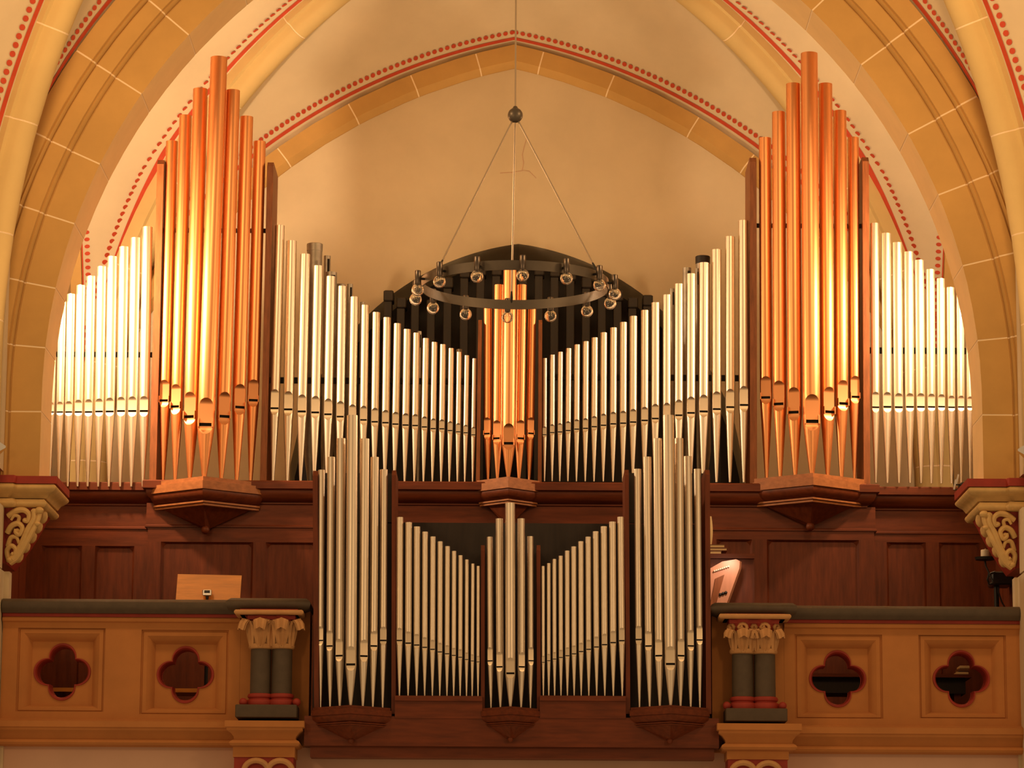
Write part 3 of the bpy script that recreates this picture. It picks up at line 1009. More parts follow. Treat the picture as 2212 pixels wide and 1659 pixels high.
for xt, yt, xb, yb, w in ((347, 343, 329, 1054, 15), (584, 348, 568, 1050, 14), (1037, 689, 1032, 1048, 8), (1167.5, 689, 1166, 1046, 8), (1627, 338, 1628, 1048, 15), (1870, 337, 1873, 1048, 14)):
    big = w > 10
    post(case, xt, yt, xb, yb, w, Y_MAIN - 0.06, Y_MAIN + (0.55 if big else 0.3))

# ------------------------------------------------------------------ small organ on the gallery front
pos = thing('positive_organ_case', 'small dark oak organ case projecting through the gallery balustrade', 'organ', (0, 0.0, 3.2))
zr = at(950, 1503, Y_POS).z
for x0, x1 in ((853, 1042), (1166, 1352)):
    m = MB()
    pbox(m, x0, 1503, x1, 1514, Y_POS - 0.05, Y_POS + 0.3)
    m.build('pipe_rail', 'oak_rail', pos)
    m = MB()
    pbox(m, x0, 1514, x1, 1552, Y_POS - 0.035, Y_POS + 0.0)
    m.build('panel', 'oak_rail', pos)
m = MB()
pbox(m, 657, 1549, 1553, 1613, Y_POS - 0.03, -0.005)
m.build('base_board', 'oak_rail', pos)
m = MB()
pbox(m, 670, 1611, 1543, 1638, Y_POS + 0.02, -0.005)
m.build('plinth', 'oak_rail', pos)
for xt, yt, xb, yb, w in ((681, 1015, 684, 1542, 11), (851, 1014, 850, 1542, 9), (1043, 1176, 1043, 1545, 8), (1163.5, 1176, 1164, 1545, 8), (1354, 1013, 1357, 1542, 9), (1528, 1013, 1531, 1542, 11)):
    post(pos, xt, yt, xb, yb, w, Y_POS + 0.0, 0.3, 'oak')
m = MB()
pbox(m, 681, 1130, 1531, 1552, 0.27, 0.31)
m.build('backboard', 'dark_shaded_wood', pos)
for x0, x1 in ((682, 852), (1354, 1530)):
    m = MB()
    pbox(m, x0, 1022, x1, 1130, 0.27, 0.31)
    m.build('backboard', 'dark_shaded_wood', pos)
for (cx, Ya, Yb, hw, zt, mt_), s in zip(TOW[3:], (0.62, 0.58, 0.62)):
    pedestal(pos, cx, Ya, Yb - 0.03, hw, zt, s, 'oak_rail', 'oak_rail')


# ------------------------------------------------------------------ balustrade
def quatre(th, c=0.113, a=0.104):
    r = 0
    for k in range(4):
        d = th - k * math.pi / 2
        s_ = a * a - (c * math.sin(d)) ** 2
        if s_ >= 0:
            r = max(r, c * math.cos(d) + math.sqrt(s_))
    return r


def balustrade(sx, label, frames, x_in, x_out, ytop, ybot, cop_y, cor_y):
    Y = 0.0
    b = thing('balustrade', label, 'balustrade', (sx * 3.2, 0.15, cor_y and at(sx * 800 + 1106, cor_y[1], 0).z))
    X0, X1 = at(x_in, 1450, Y).x, at(x_out, 1450, Y).x
    if X0 > X1:
        X0, X1 = X1, X0
    xm = (x_in + x_out) / 2
    zt, zb = at(xm, ytop, Y).z, at(xm, ybot, Y).z
    # wall with square holes
    fr = sorted([(at(cx, cy, Y).x, at(cx, cy, Y).z) for cx, cy in frames])
    ho = 0.372
    m = MB()
    ex = [X0]
    for cx, cz in fr:
        ex += [cx - ho, cx + ho]
    ex.append(X1)
    for i in range(0, len(ex), 2):
        m.box(ex[i], ex[i + 1], Y, Y + 0.32, zb, zt)
    for cx, cz in fr:
        m.box(cx - ho, cx + ho, Y, Y + 0.32, cz + ho, zt)
        m.box(cx - ho, cx + ho, Y, Y + 0.32, zb, cz - 0.345)
    m.build('parapet_wall', 'balustrade_stone', b)
    for cx, cz in fr:
        hi = 0.258
        m = MB()
        rows = []
        # small fillet groove, convex roll, then the sunk face
        for t, y_ in ((ho, 0.0), (ho - 0.004, 0.022), (ho - 0.012, 0.022), (ho - 0.02, 0.012), (ho - 0.05, 0.012), (ho - 0.075, 0.03), (ho - 0.095, 0.06), (hi, 0.10)):
            lo_ = -0.345 + (ho - t) * 0.55
            rows.append([(cx - t, y_, cz + lo_), (cx - t, y_, cz + t), (cx + t, y_, cz + t), (cx + t, y_, cz + lo_)])
        m.loft(rows, True)
        m.build('panel_frame', 'balustrade_stone', b, smooth=True, sharp=30)
        # face pierced by the quatrefoil
        n = 96
        inner, outer, rim = [], [], []
        zlo = -0.345 + (ho - hi) * 0.55
        angs = [2 * math.pi * k / n for k in range(n)] + [math.atan2(v, h_) % (2 * math.pi) for h_ in (hi, -hi) for v in (hi, zlo)]
        for th in sorted(angs):
            r = quatre(th) * 1.13
            c_, s_ = math.cos(th), math.sin(th)
            inner.append((cx + r * c_, 0.10, cz + r * s_))
            t = hi / max(abs(c_), 1e-6)
            t2 = (hi if s_ > 0 else -zlo) / max(abs(s_), 1e-6)
            t = min(t, t2)
            outer.append((cx + t * c_, 0.10, cz + t * s_))
        m = MB()
        m.loft([inner, outer], True)
        m.build('pierced_face', 'balustrade_stone', b)
        m = MB()
        rr = []
        for f_, y_ in ((1.13, 0.10), (1.12, 0.088), (1.05, 0.088), (1.0, 0.11), (0.99, 0.30)):
            rr.append([(cx + quatre(2 * math.pi * k / n) * f_ * math.cos(2 * math.pi * k / n), y_, cz + quatre(2 * math.pi * k / n) * f_ * math.sin(2 * math.pi * k / n)) for k in range(n)])
        m.loft(rr, True)
        m.build('quatrefoil_rim', 'red_paint', b, label='dark red painted quatrefoil rim')
    # coping, red band, bead
    z0, z1 = at(xm, cop_y[1], -0.07).z, at(xm, cop_y[0], -0.07).z
    m = MB()
    hgt = z1 - z0
    pr_ = [(0.0, z0), (0.075, z0), (0.10, z0 + 0.03), (0.11, z0 + hgt * 0.45), (0.10, z0 + hgt * 0.75), (0.06, z1 - 0.006), (0.02, z1), (-0.40, z1), (-0.40, z0)]
    mould(m, [(X0, 0), (X1, 0)], pr_)
    m.build('coping', 'grey_paint', b, smooth=True, sharp=40, label='dark grey painted coping')
    m = MB()
    m.box(X0, X1, -0.045, 0.2, z0 - 0.028, z0 + 0.001)
    m.build('red_band', 'red_paint', b)
    m = MB()
    mould(m, [(X0, 0), (X1, 0)], [(0, z0 - 0.028), (0.04, z0 - 0.03), (0.055, z0 - 0.045), (0.045, z0 - 0.065), (0.02, z0 - 0.075), (0.005, z0 - 0.10), (0, z0 - 0.12)])
    m.build('bead_moulding', 'balustrade_stone', b, smooth=True)
    z1, z0 = at(xm, cor_y[0], -0.12).z, at(xm, cor_y[1], -0.03).z
    m = MB()
    mould(m, [(X0, 0), (X1, 0)], cornice_prof(z1, z0))
    m.build('cornice', 'balustrade_stone', b, smooth=True, sharp=30)
    return b


def cornice_prof(z1, z0):
    h = z1 - z0
    return [(-0.02, z1 + 0.035), (0.09, z1 + 0.01), (0.12, z1), (0.12, z1 - h * 0.24), (0.105, z1 - h * 0.27), (0.105, z1 - h * 0.36), (0.075, z1 - h * 0.45), (0.05, z1 - h * 0.6),
            (0.045, z1 - h * 0.7), (0.075, z1 - h * 0.78), (0.085, z1 - h * 0.86), (0.07, z1 - h * 0.95), (0.03, z0), (-0.10, z0)]


BL = balustrade(-1, 'stone balustrade left of the small organ, two quatrefoil openings', [(131, 1449), (398, 1455)], 518, 3, 1330, 1560, (1293, 1325), (1558, 1612))
BR = balustrade(1, 'stone balustrade right of the small organ, two quatrefoil openings', [(1812, 1464), (2080, 1464)], 1694, 2208, 1344, 1574, (1308, 1339), (1572, 1628))


def leaf(mb, P, out, side, hgt, wid, curl, thick=0.008):
    """acanthus-like leaf rising from P, bending outwards at the tip"""
    P, out, side = Vector(P), Vector(out), Vector(side)
    rows = []
    n = 9
    for i in range(n + 1):
        t = i / n
        a = max(0, (t - 0.45) / 0.55) * math.pi * 0.95
        z = hgt * (min(t, 0.45) + (math.sin(a) * 0.38 if t > 0.45 else 0))
        o_ = 0.012 + 0.16 * hgt * t + curl * (1 - math.cos(a)) * 0.5
        w_ = wid * (0.55 + 0.75 * math.sin(min(1, t * 1.15) * math.pi * 0.72)) * (1 if t < 0.9 else 0.8)
        row = []
        for k in range(-3, 4):
            u = k / 3
            ridge = 0.014 * (1 - abs(u)) + 0.005 * math.cos(u * math.pi * 3)
            row.append(P + side * (u * w_ / 2) + out * (o_ + ridge) + Vector((0, 0, z - 0.02 * abs(u))))
        rows.append(row)
    back = [[p - out * thick * 2 for p in r] for r in rows]
    mb.loft(rows)
    mb.loft(back)


def pilaster(label, xc, xs, y_cop, x_cop, y_aba, y_cap, y_sh, y_base, y_pl, y_cor, x_cor, y_blk, curly):
    """pair of dark half columns on a bracket: px rows of each member at depth about -0.25"""
    Yc = -0.17
    z = lambda y: at(xc, y, Yc).z
    X = lambda x: at(x, 1450, Yc).x
    q = thing('paired_columns', label, 'column', (X(xc), Yc, z(y_pl[1])))
    m = MB()
    a, c = at(x_cop[0], y_cop[0], -0.3).x, at(x_cop[1], y_cop[0], -0.3).x
    zt, zb = at(xc, y_cop[0], -0.3).z, at(xc, y_cop[1], -0.3).z
    h = zt - zb
    plan = [(a, 0.3), (a, -0.22), (c, -0.22), (c, 0.3)]
    mould(m, plan, [(-0.2, zb), (-0.05, zb), (0, zb + 0.02), (0.012, zb + h * .5), (0, zt - 0.025), (-0.03, zt - 0.004), (-0.06, zt), (-0.36, zt)])
    m.build('coping', 'grey_paint', q, smooth=True, sharp=60, label='dark grey painted coping block')
    m = MB()
    ax0, ax1 = X(y_aba[2]), X(y_aba[3])
    m.box(ax0 + 0.045, ax1 - 0.045, -0.30, 0.02, z(y_aba[1]), zb + 0.002)
    m.build('red_band', 'red_paint', q)
    m = MB()
    zz0, zz1 = z(y_aba[1]), z(y_aba[0])
    mid, rr = (zz0 + zz1) / 2, (zz1 - zz0) / 2
    plan = [(ax0 + .02, 0.02), (ax0 + .02, -0.31), (ax1 - .02, -0.31), (ax1 - .02, 0.02)]
    mould(m, plan, [(-0.06, zz0), (0, zz0)] + [(rr * math.sin(math.pi * k / 8) * 1.1, mid - rr * math.cos(math.pi * k / 8)) for k in range(1, 8)] + [(0, zz1), (-0.06, zz1)])
    m.build('abacus', 'carved_low', q, smooth=True)
    # red block behind the carved leaves
    m = MB()
    hwid = (X(xs[2]) - X(xs[0])) / 2
    cx = (X(xs[0]) + X(xs[2])) / 2
    zc0, zc1 = z(y_cap[1]), zz0
    for sgn in (-1, 1):
        ccx = cx + sgn * hwid / 2
        m.lathe((ccx, Yc, zc0), [(hwid / 2 * 0.95, 0), (hwid / 2 * 0.98, (zc1 - zc0) * .5), (hwid / 2 * 1.2, (zc1 - zc0) * 0.85), (hwid / 2 * 1.3, zc1 - zc0)], 20)
    m.box(cx - hwid * 1.12, cx + hwid * 1.12, Yc - hwid * 0.55, 0.02, zc1 - 0.035, zc1 + 0.001)
    m.build('capital_core', 'red_paint', q, smooth=True)
    hc = zc1 - zc0
    for sgn in (-1, 1):
        ccx = cx + sgn * hwid / 2
        r_ = hwid / 2
        for an in ((-145, -90, -35) if not curly else (-140, -90, -40)):
            t = math.radians(an)
            out = Vector((math.cos(t), math.sin(t), 0))
            side = Vector((-out.y, out.x, 0))
            lf = MB()
            leaf(lf, Vector((ccx, Yc, zc0 + 0.004)) + out * r_ * 0.92, out, side, hc * (1.08 if not curly else 0.85), r_ * (1.05 if not curly else 0.95), 0.07 if not curly else 0.05)
            lf.build('carved_leaf', 'carved_low', q, smooth=True)
        if curly:
            for an in (-150, -90, -30):
                t = math.radians(an)
                out = Vector((math.cos(t), math.sin(t), 0))
                side = Vector((-out.y, out.x, 0))
                sp = MB()
                c0 = Vector((ccx, Yc, zc0 + hc * 0.72)) + out * (r_ * 1.18)
                pts = [Vector((ccx, Yc, zc0 + hc * 0.25)) + out * r_, Vector((ccx, Yc, zc0 + hc * 0.55)) + out * r_ * 1.05]
                for k in range(14):
                    aa = math.pi * 0.9 - k * 0.55
                    rad_ = 0.042 * (1 - k / 17)
                    pts.append(c0 + side * (math.cos(aa) * rad_ * (1 if an > -100 else -1)) + Vector((0, 0, math.sin(aa) * rad_)) + out * 0.01 * k / 6)
                sp.tube(pts, [0.016] * len(pts), 6)
                sp.build('scroll', 'carved_low', q, smooth=True)
    for sgn in (-1, 1):
        ccx = cx + sgn * hwid / 2
        r_ = hwid / 2
        m = MB()
        zn = z(y_sh[0])
        m.lathe((ccx, Yc, zn), [(r_ * 1.0, -0.012), (r_ * 1.12, -0.006), (r_ * 1.18, 0.012), (r_ * 1.12, 0.03), (r_ * 0.98, 0.036)], 24)
        m.build('neck_ring', 'carved_low', q, smooth=True)
        m = MB()
        zs0 = z(y_sh[1])
        m.lathe((ccx, Yc, zs0), [(r_ * 0.97, 0), (r_ * 0.95, zn - zs0)], 24)
        m.build('shaft', 'grey_paint', q, smooth=True, label='dark grey painted column shaft')
        m = MB()
        zb0, zb1 = z(y_base[1]), z(y_base[0])
        hb = zb1 - zb0
        m.lathe((ccx, Yc, zb0), [(r_ * 1.28, 0), (r_ * 1.34, hb * .22), (r_ * 1.26, hb * .45), (r_ * 1.05, hb * .52), (r_ * 1.04, hb * .6), (r_ * 1.16, hb * .68), (r_ * 1.19, hb * .8), (r_ * 1.12, hb * .95), (r_ * 0.98, hb)], 24)
        m.build('base_torus', 'red_paint', q, smooth=True, label='red painted column base')
    m = MB()
    for sgn in (-1, 1):
        m.sphere((cx + sgn * hwid * 1.25, Yc - hwid * 0.5, z(y_base[1]) + 0.025), 0.034, 12, 8)
    m.build('base_spur', 'red_paint', q, smooth=True)
    m = MB()
    m.rbox(X(y_pl[2]), X(y_pl[3]), -0.32, 0.02, z(y_pl[1]), z(y_pl[0]), 0.006)
    m.build('plinth', 'grey_paint', q)
    m = MB()
    a, c = at(x_cor[0], 1590, -0.3).x, at(x_cor[1], 1590, -0.3).x
    z1, z0 = at(xc, y_cor[0], -0.38).z, at(xc, y_cor[1], -0.3).z
    a, c = a + 0.12, c - 0.12
    mould(m, [(a, 0.1), (a, -0.28), (c, -0.28), (c, 0.1)], [(-0.2, z1 + 0.002), (0.09, z1 + 0.002)] + cornice_prof(z1, z0)[2:])
    m.build('bracket_cornice', 'balustrade_stone', q, smooth=True, sharp=30)
    # impost block and top of the capital underneath
    m = MB()
    m.box(X(y_blk[2]), X(y_blk[3]), -0.31, 0.08, z(y_blk[1]), z(y_blk[0]))
    m.build('impost_block', 'balustrade_stone', q)
    m = MB()
    m.box(X(y_blk[2]) + 0.01, X(y_blk[3]) - 0.01, -0.30, 0.08, z(y_blk[1]) - 0.5, z(y_blk[1]))
    m.build('lower_capital_core', 'red_paint', q)
    for sgn in (-1, 1):
        m = MB()
        ccx = cx + sgn * hwid * 0.56
        pts = [Vector((ccx + 0.10 * math.cos(t), -0.315 - 0.02 * math.sin(t), z(y_blk[1]) - 0.115 + 0.085 * math.sin(t))) for t in [math.pi * k / 12 for k in range(13)]]
        m.tube(pts, 0.024, 8)
        m.build('lower_scroll', 'carved_low', q, smooth=True)
    return q


pilaster('pair of dark columns with leafy capitals left of the small organ', 582, (540, 583, 632), (1288, 1316), (489, 667), (1321, 1332, 507, 655),
         (1338, 1398), (1400, 1501), (1499, 1525), (1525, 1553, 513, 645), (1557, 1614), (487, 658), (1614, 1638, 510, 642), False)
pilaster('pair of dark columns with scrolled capitals right of the small organ', 1629, (1580, 1627, 1676), (1298, 1326), (1538, 1722), (1330, 1341, 1552, 1706),
         (1348, 1409), (1411, 1508), (1506, 1533), (1533, 1561, 1565, 1697), (1563, 1623), (1548, 1730), (1623, 1643, 1567, 1699), True)
# return pieces of parapet wall between the columns and the small organ
for x0, x1, y0, y1 in ((518, 668, 1318, 1612), (1538, 1694, 1326, 1626)):
    m = MB()
    pbox(m, x0, y0, x1, y1, 0.0, 0.32)
    m.build('parapet_end', 'balustrade_stone', BL if x0 < 1000 else BR)


# ------------------------------------------------------------------ carved corbels under the big arch
z_corbel = {}


def corbel(sx, label, xr, ys):
    """stepped impost with a carved console; xr = inner px x of each layer, ys = px rows at the front"""
    Yf, Yb2 = -0.16, 0.66
    z = lambda y: at(60 if sx < 0 else 2150, y, Yf).z
    X = lambda x: at(x, 1050, Yf).x
    q = thing('carved_corbel', label, 'corbel', (sx * 4.25, 0.1, z(ys[5])))
    xo = sx * 5.3

    def plan(xi, yf):
        p = [(X(xi), Yb2), (X(xi), yf), (sx * 4.22, yf), (sx * 4.24, yf - 0.05), (sx * 4.37, yf - 0.05), (sx * 4.40, yf - 0.22), (xo, yf - 0.22)]
        return p if sx > 0 else p

    def lay(name, mt_, prof, xi, yf, smooth=True):
        m = MB()
        pl_ = plan(xi, yf)
        rows = []
        for o_, zz in prof:
            row = []
            n = len(pl_)
            for i in range(n):
                p = Vector(pl_[i])
                ds = []
                if i > 0:
                    ds.append((p - Vector(pl_[i - 1])).normalized())
                if i < n - 1:
                    ds.append((Vector(pl_[i + 1]) - p).normalized())
                ns = [Vector((d.y, -d.x)) * (1 if sx > 0 else -1) for d in ds]
                ns = [-v if sx > 0 and False else v for v in ns]
                # outward must point to the room centre or the camera
                if len(ns) == 2:
                    mm = (ns[0] + ns[1]).normalized()
                    k = o_ / max(0.35, mm.dot(ns[0]))
                    p2 = p + mm * k
                else:
                    p2 = p + ns[0] * o_
                row.append((p2.x, p2.y, zz))
            rows.append(row)
        m.loft(rows)
        m.build(name, mt_, q, smooth=smooth, sharp=40)
    z0, z1, z2, z3, z4 = [z(y) for y in ys[:5]]
    z_corbel[sx] = z0
    s_ = -1
    lay('red_slab', 'red_paint', [(-0.3, z0), (0, z0), (0, z1), (-0.3, z1)], xr[0], Yf, False)
    h = z1 - z2
    lay('upper_roll', 'carved_stone', [(-0.3, z1)] + [(-0.02 + 0.035 * math.sin(math.pi * k / 8) - 0.02 * k / 8, z1 - h * k / 8) for k in range(9)] + [(-0.06, z2 - 0.008), (-0.09, z2 - 0.045), (-0.3, z2 - 0.05)], xr[1], Yf)
    h = z3 - z4
    lay('lower_roll', 'carved_stone', [(-0.3, z3 + 0.01), (-0.02, z3 + 0.005)] + [(-0.02 + 0.025 * math.sin(math.pi * k / 8), z3 - h * k / 8) for k in range(9)] + [(-0.05, z4 - 0.003), (-0.3, z4 - 0.003)], xr[2], Yf + 0.05)
    # red core of the console, tapering down to the pier
    m = MB()
    ztop, zbot = z4, z(ys[5])
    xi, xj = X(xr[3]), X(xr[4])
    rows = []
    for k in range(9):
        t = k / 8
        xx = xi + (xj - xi) * (t ** 1.25)
        zz = ztop + (zbot - ztop) * t
        ins = 0.02 if k else 0.0
        yy = Yf + 0.10 + 0.05 * t
        rows.append([(xx + sx * ins, Yb2 - 0.1, zz), (xx + sx * ins, yy, zz), (sx * 5.3, yy, zz), (sx * 5.3, Yb2 - 0.1, zz)])
    m.loft(rows, True, True)
    m.build('console_core', 'red_paint', q)
    m = MB()
    m.box(min(sx * 4.2, sx * 5.3), max(sx * 4.2, sx * 5.3), 0.02, 0.6, z4, z0)
    m.build('bed_block', 'carved_stone', q)
    m = MB()
    xq = 4.33
    m.box(min(sx * xq, sx * 5.3), max(sx * xq, sx * 5.3), -0.33, -0.1, zbot - 0.06, z4)
    m.build('shaft_block', 'plaster', q)
    yF = Yf + 0.095
    H = ztop - zbot
    L = abs(xi - xj)

    def P(u, v, d=0.0):
        """u 0..1 from pier to the tip, v 0 top .. 1 bottom"""
        return Vector((xj + (xi - xj) * u, yF - d + 0.05 * v, ztop - H * v))
    # stem along the sloping edge
    def stroke(pts, rad):
        mm = MB()
        sm = []
        for i in range(len(pts) - 1):
            for k in range(5):
                t = k / 5
                p0, p1, p2, p3 = pts[max(0, i - 1)], pts[i], pts[i + 1], pts[min(len(pts) - 1, i + 2)]
                sm.append(0.5 * ((2 * p1) + (-p0 + p2) * t + (2 * p0 - 5 * p1 + 4 * p2 - p3) * t * t + (-p0 + 3 * p1 - 3 * p2 + p3) * t ** 3))
        sm.append(pts[-1])
        n = len(sm)
        rs = [rad * (1.0 - 0.45 * i / (n - 1)) for i in range(n)]
        mm.tube(sm, rs, 8)
        mm.build('carved_scroll', 'carved_stone', q, smooth=True)
    stroke([P(0.05, 0.97, .01), P(0.28, 0.88, .02), P(0.5, 0.68, .03), P(0.72, 0.45, .03), P(0.92, 0.2, .02), P(0.97, 0.06, .02)], 0.042)
    stroke([P(0.15, 0.93, .03), P(0.4, 0.72, .04), P(0.62, 0.42, .05), P(0.8, 0.22, .05), P(0.80, 0.08, .05)], 0.032)
    stroke([P(0.0, 0.16, .01), P(0.25, 0.07, .03), P(0.5, 0.06, .04), P(0.66, 0.14, .05), P(0.62, 0.26, .05), P(0.5, 0.24, .05)], 0.030)
    stroke([P(-0.02, 0.46, .01), P(0.12, 0.34, .03), P(0.32, 0.30, .04), P(0.46, 0.38, .05), P(0.38, 0.50, .05), P(0.25, 0.46, .05), P(0.26, 0.40, .05)], 0.028)
    stroke([P(0.0, 0.70, .01), P(0.10, 0.55, .03), P(0.28, 0.55, .04), P(0.36, 0.66, .04)], 0.024)
    stroke([P(0.02, 0.92, .01), P(-0.02, 0.78, .02), P(0.12, 0.70, .04), P(0.26, 0.76, .05), P(0.22, 0.86, .05), P(0.13, 0.83, .05)], 0.026)
    stroke([P(0.30, 0.30, .02), P(0.34, 0.18, .03), P(0.2, 0.16, .04), P(0.1, 0.24, .04)], 0.02)
    for u, v, r_ in ((0.22, 0.86, .03), (0.08, 0.95, .035), (0.55, 0.24, .03), (0.3, 0.43, .028), (0.97, 0.06, .04), (0.82, 0.08, .035), (0.9, 0.3, .03)):
        mm = MB()
        c_ = P(u, v, .03)
        mm.sphere(c_, r_, 10, 6, 0.8)
        mm.build('carved_bud', 'carved_stone', q, smooth=True)
    # leafy edge that runs back along the side
    for k in range(5):
        t = 0.1 + 0.18 * k
        xx = xi + (xj - xi) * (t ** 1.25)
        mm = MB()
        c_ = Vector((xx, Yf + 0.3, ztop - H * t))
        mm.sphere(c_, 0.05, 10, 6, 1.3)
        mm.build('carved_bud', 'carved_stone', q, smooth=True)
    return q


corbel(-1, 'carved stone corbel with red top slab under the left arch foot', (122, 120, 99, 86, 17), (1028, 1044, 1062, 1077, 1093, 1212))
corbel(1, 'carved stone corbel with red top slab under the right arch foot', (2090, 2092, 2113, 2125, 2192), (1034, 1051, 1069, 1084, 1101, 1222))

# ------------------------------------------------------------------ ring chandelier
YC = -1.5
ctr = at(1112, 641, YC)             # centre of the bulbs
sc_ = (YC - CAM.y) / FPX * 1.02
RB, RR = 218 * sc_, 203 * sc_
ch = thing('ring_chandelier', 'dark metal ring chandelier with fourteen clear globe bulbs on cables', 'chandelier', (ctr.x, ctr.y, ctr.z))
zb = ctr.z + 0.095
m = MB()
n = 96
prof = [(RR, zb - 0.04), (RR, zb + 0.04), (RR - 0.008, zb + 0.04), (RR - 0.008, zb - 0.04)]
rows = [[(ctr.x + r * math.cos(2 * math.pi * k / n), ctr.y + r * math.sin(2 * math.pi * k / n), z_) for r, z_ in prof] for k in range(n + 1)]
m.loft(rows, True)
m.build('ring', 'ring_metal', ch, smooth=True)
bulb = stem = arm = fil = None
for k in range(14):
    t = math.radians(-90 + 4.2 + k * 360 / 14)
    c_, s_ = math.cos(t), math.sin(t)
    px, py = ctr.x + RB * c_, ctr.y + RB * s_
    so = MB()
    so.lathe((px, py, ctr.z + 0.045), [(0.022, 0), (0.025, 0.004), (0.025, 0.112), (0.022, 0.116)], 16)
    so = so.build('lamp_socket', 'socket_metal', ch, smooth=True, sharp=50)
    ar = MB()
    ar.tube([(ctr.x + (RR - 0.004) * c_, ctr.y + (RR - 0.004) * s_, zb), (px, py, zb)], 0.010, 8)
    ar.build('arm', 'black_iron', so)
    bu = MB()
    bu.sphere((px, py, ctr.z), 0.051, 28, 18)
    bu.sphere((px, py, ctr.z), 0.0455, 28, 18)
    bu = bu.build('bulb', 'bulb_glass', ch, smooth=True, label='clear glass globe bulb')
    bm = bmesh.new()
    bm.from_mesh(bu.data)
    cen = Vector((px, py, ctr.z)) - Vector(ch.location)
    bmesh.ops.reverse_faces(bm, faces=[f for f in bm.faces if (f.calc_center_median() - cen).length < 0.048])
    bm.to_mesh(bu.data)
    bm.free()
    fi = MB()
    fi.tube([(px - 0.008, py, ctr.z + 0.046), (px - 0.008, py, ctr.z + 0.005), (px + 0.008, py, ctr.z + 0.005), (px + 0.008, py, ctr.z + 0.046)], 0.0022, 5)
    fi.build('filament', 'filament', bu)
ball = at(1113, 249, YC)
m = MB()
m.sphere(ball, 0.063, 20, 14)
m.lathe((ball.x, ball.y, ball.z + 0.05), [(0.03, 0), (0.015, 0.025), (0.004, 0.03)], 12)
m.build('ball', 'ring_metal', ch, smooth=True, label='dark metal ball joining the cables')
for xx, sg in ((-0.80, -1), (0.86, -1), (-0.035, 1)):
    ex, ey = ctr.x + xx * RR, ctr.y + sg * math.sqrt(1 - xx * xx) * RR
    end = Vector((ex, ey, zb + 0.04))
    st = Vector((ball.x + xx * 0.03, ball.y, ball.z - 0.05))
    m = MB()
    d = (st - end).normalized()
    m.tube([end + d * 0.08, st], 0.0078, 6)
    m.build('cable', 'cable', ch)
    m = MB()
    m.tube([end - Vector((0, 0, 0.03)), end + d * 0.02, end + d * 0.09], [0.008, 0.012, 0.006], 8)
    m.build('cable_clamp', 'black_iron', ch, smooth=True)
m = MB()
m.tube([ball + Vector((0, 0, 0.06)), ball + Vector((0, 0, 2.6))], 0.0075, 6)
m.build('main_cable', 'cable', ch)

# ------------------------------------------------------------------ things on the gallery
# music stand
Ym = 1.0
m0 = thing('music_stand', 'wooden music stand board, lamp glow in its colour, with clip lamp behind the left balustrade', 'music stand', at(450, 1500, Ym))
m0.location.z = Z_FLOOR
tl, tr_, bl, br = at(384, 1240, Ym + 0.06), at(522, 1243, Ym + 0.06), at(377, 1330, Ym - 0.06), at(516, 1330, Ym - 0.06)
m = MB()
th = Vector((0, 0.018, 0))
m.add([bl, br, tr_, tl, bl + th, br + th, tr_ + th, tl + th], [(0, 1, 2, 3), (7, 6, 5, 4), (0, 4, 5, 1), (1, 5, 6, 2), (2, 6, 7, 3), (3, 7, 4, 0)])
m.build('desk_board', 'lit_honey_wood', m0)
m = MB()
c_ = at(448, 1335, Ym + 0.05)
m.tube([(c_.x, c_.y, Z_FLOOR), (c_.x, c_.y, c_.z + 0.05)], 0.016, 10)
m.lathe((c_.x, c_.y, Z_FLOOR), [(0.2, 0), (0.2, 0.015), (0.03, 0.03)], 20)
m.build('stand_post', 'black_iron', m0, smooth=True)
m = MB()
c_ = at(448, 1281, Ym - 0.045)
m.rbox(c_.x - 0.042, c_.x + 0.042, c_.y - 0.035, c_.y + 0.02, c_.z - 0.028, c_.z + 0.028, 0.006)
m.build('clip_lamp', 'chrome', m0, label='small chrome clip lamp')
m = MB()
m.box(c_.x - 0.025, c_.x + 0.025, c_.y - 0.036, c_.y - 0.03, c_.z - 0.005, c_.z + 0.02)
m.lathe((c_.x, c_.y - 0.01, c_.z - 0.06), [(0.012, 0), (0.016, 0.03)], 10)
m.build('lamp_switch', 'black_plastic', m0)
# bench and chest seen through the quatrefoils
t_ = thing('wooden_bench', 'plain wooden bench seen through the left quatrefoils', 'bench', (-3.4, 1.3, Z_FLOOR))
m = MB()
zz = at(400, 1487, 1.2).z
m.box(-4.2, -2.2, 1.2, 1.6, zz - 0.035, zz)
m.build('seat', 'lit_honey_wood', t_)
for x in (-4.0, -2.4):
    m = MB()
    m.box(x - 0.03, x + 0.03, 1.25, 1.55, Z_FLOOR, zz - 0.035)
    m.build('leg', 'oak', t_)
t_ = thing('low_cabinet', 'low dark wooden cabinet seen through the right quatrefoils', 'cabinet', (3.4, 1.4, Z_FLOOR))
zz = at(1950, 1456, 1.3).z
m = MB()
m.box(2.5, 4.1, 1.28, 1.75, zz - 0.03, zz)
m.build('top', 'oak_rail', t_)
m = MB()
m.box(2.55, 4.05, 1.32, 1.72, zz - 0.17, zz - 0.03)
m.build('drawer', 'dark_shaded_wood', t_)
for x in (2.62, 3.3, 3.98):
    m = MB()
    m.box(x - 0.03, x + 0.03, 1.34, 1.70, Z_FLOOR, zz - 0.17)
    m.build('leg', 'oak', t_)
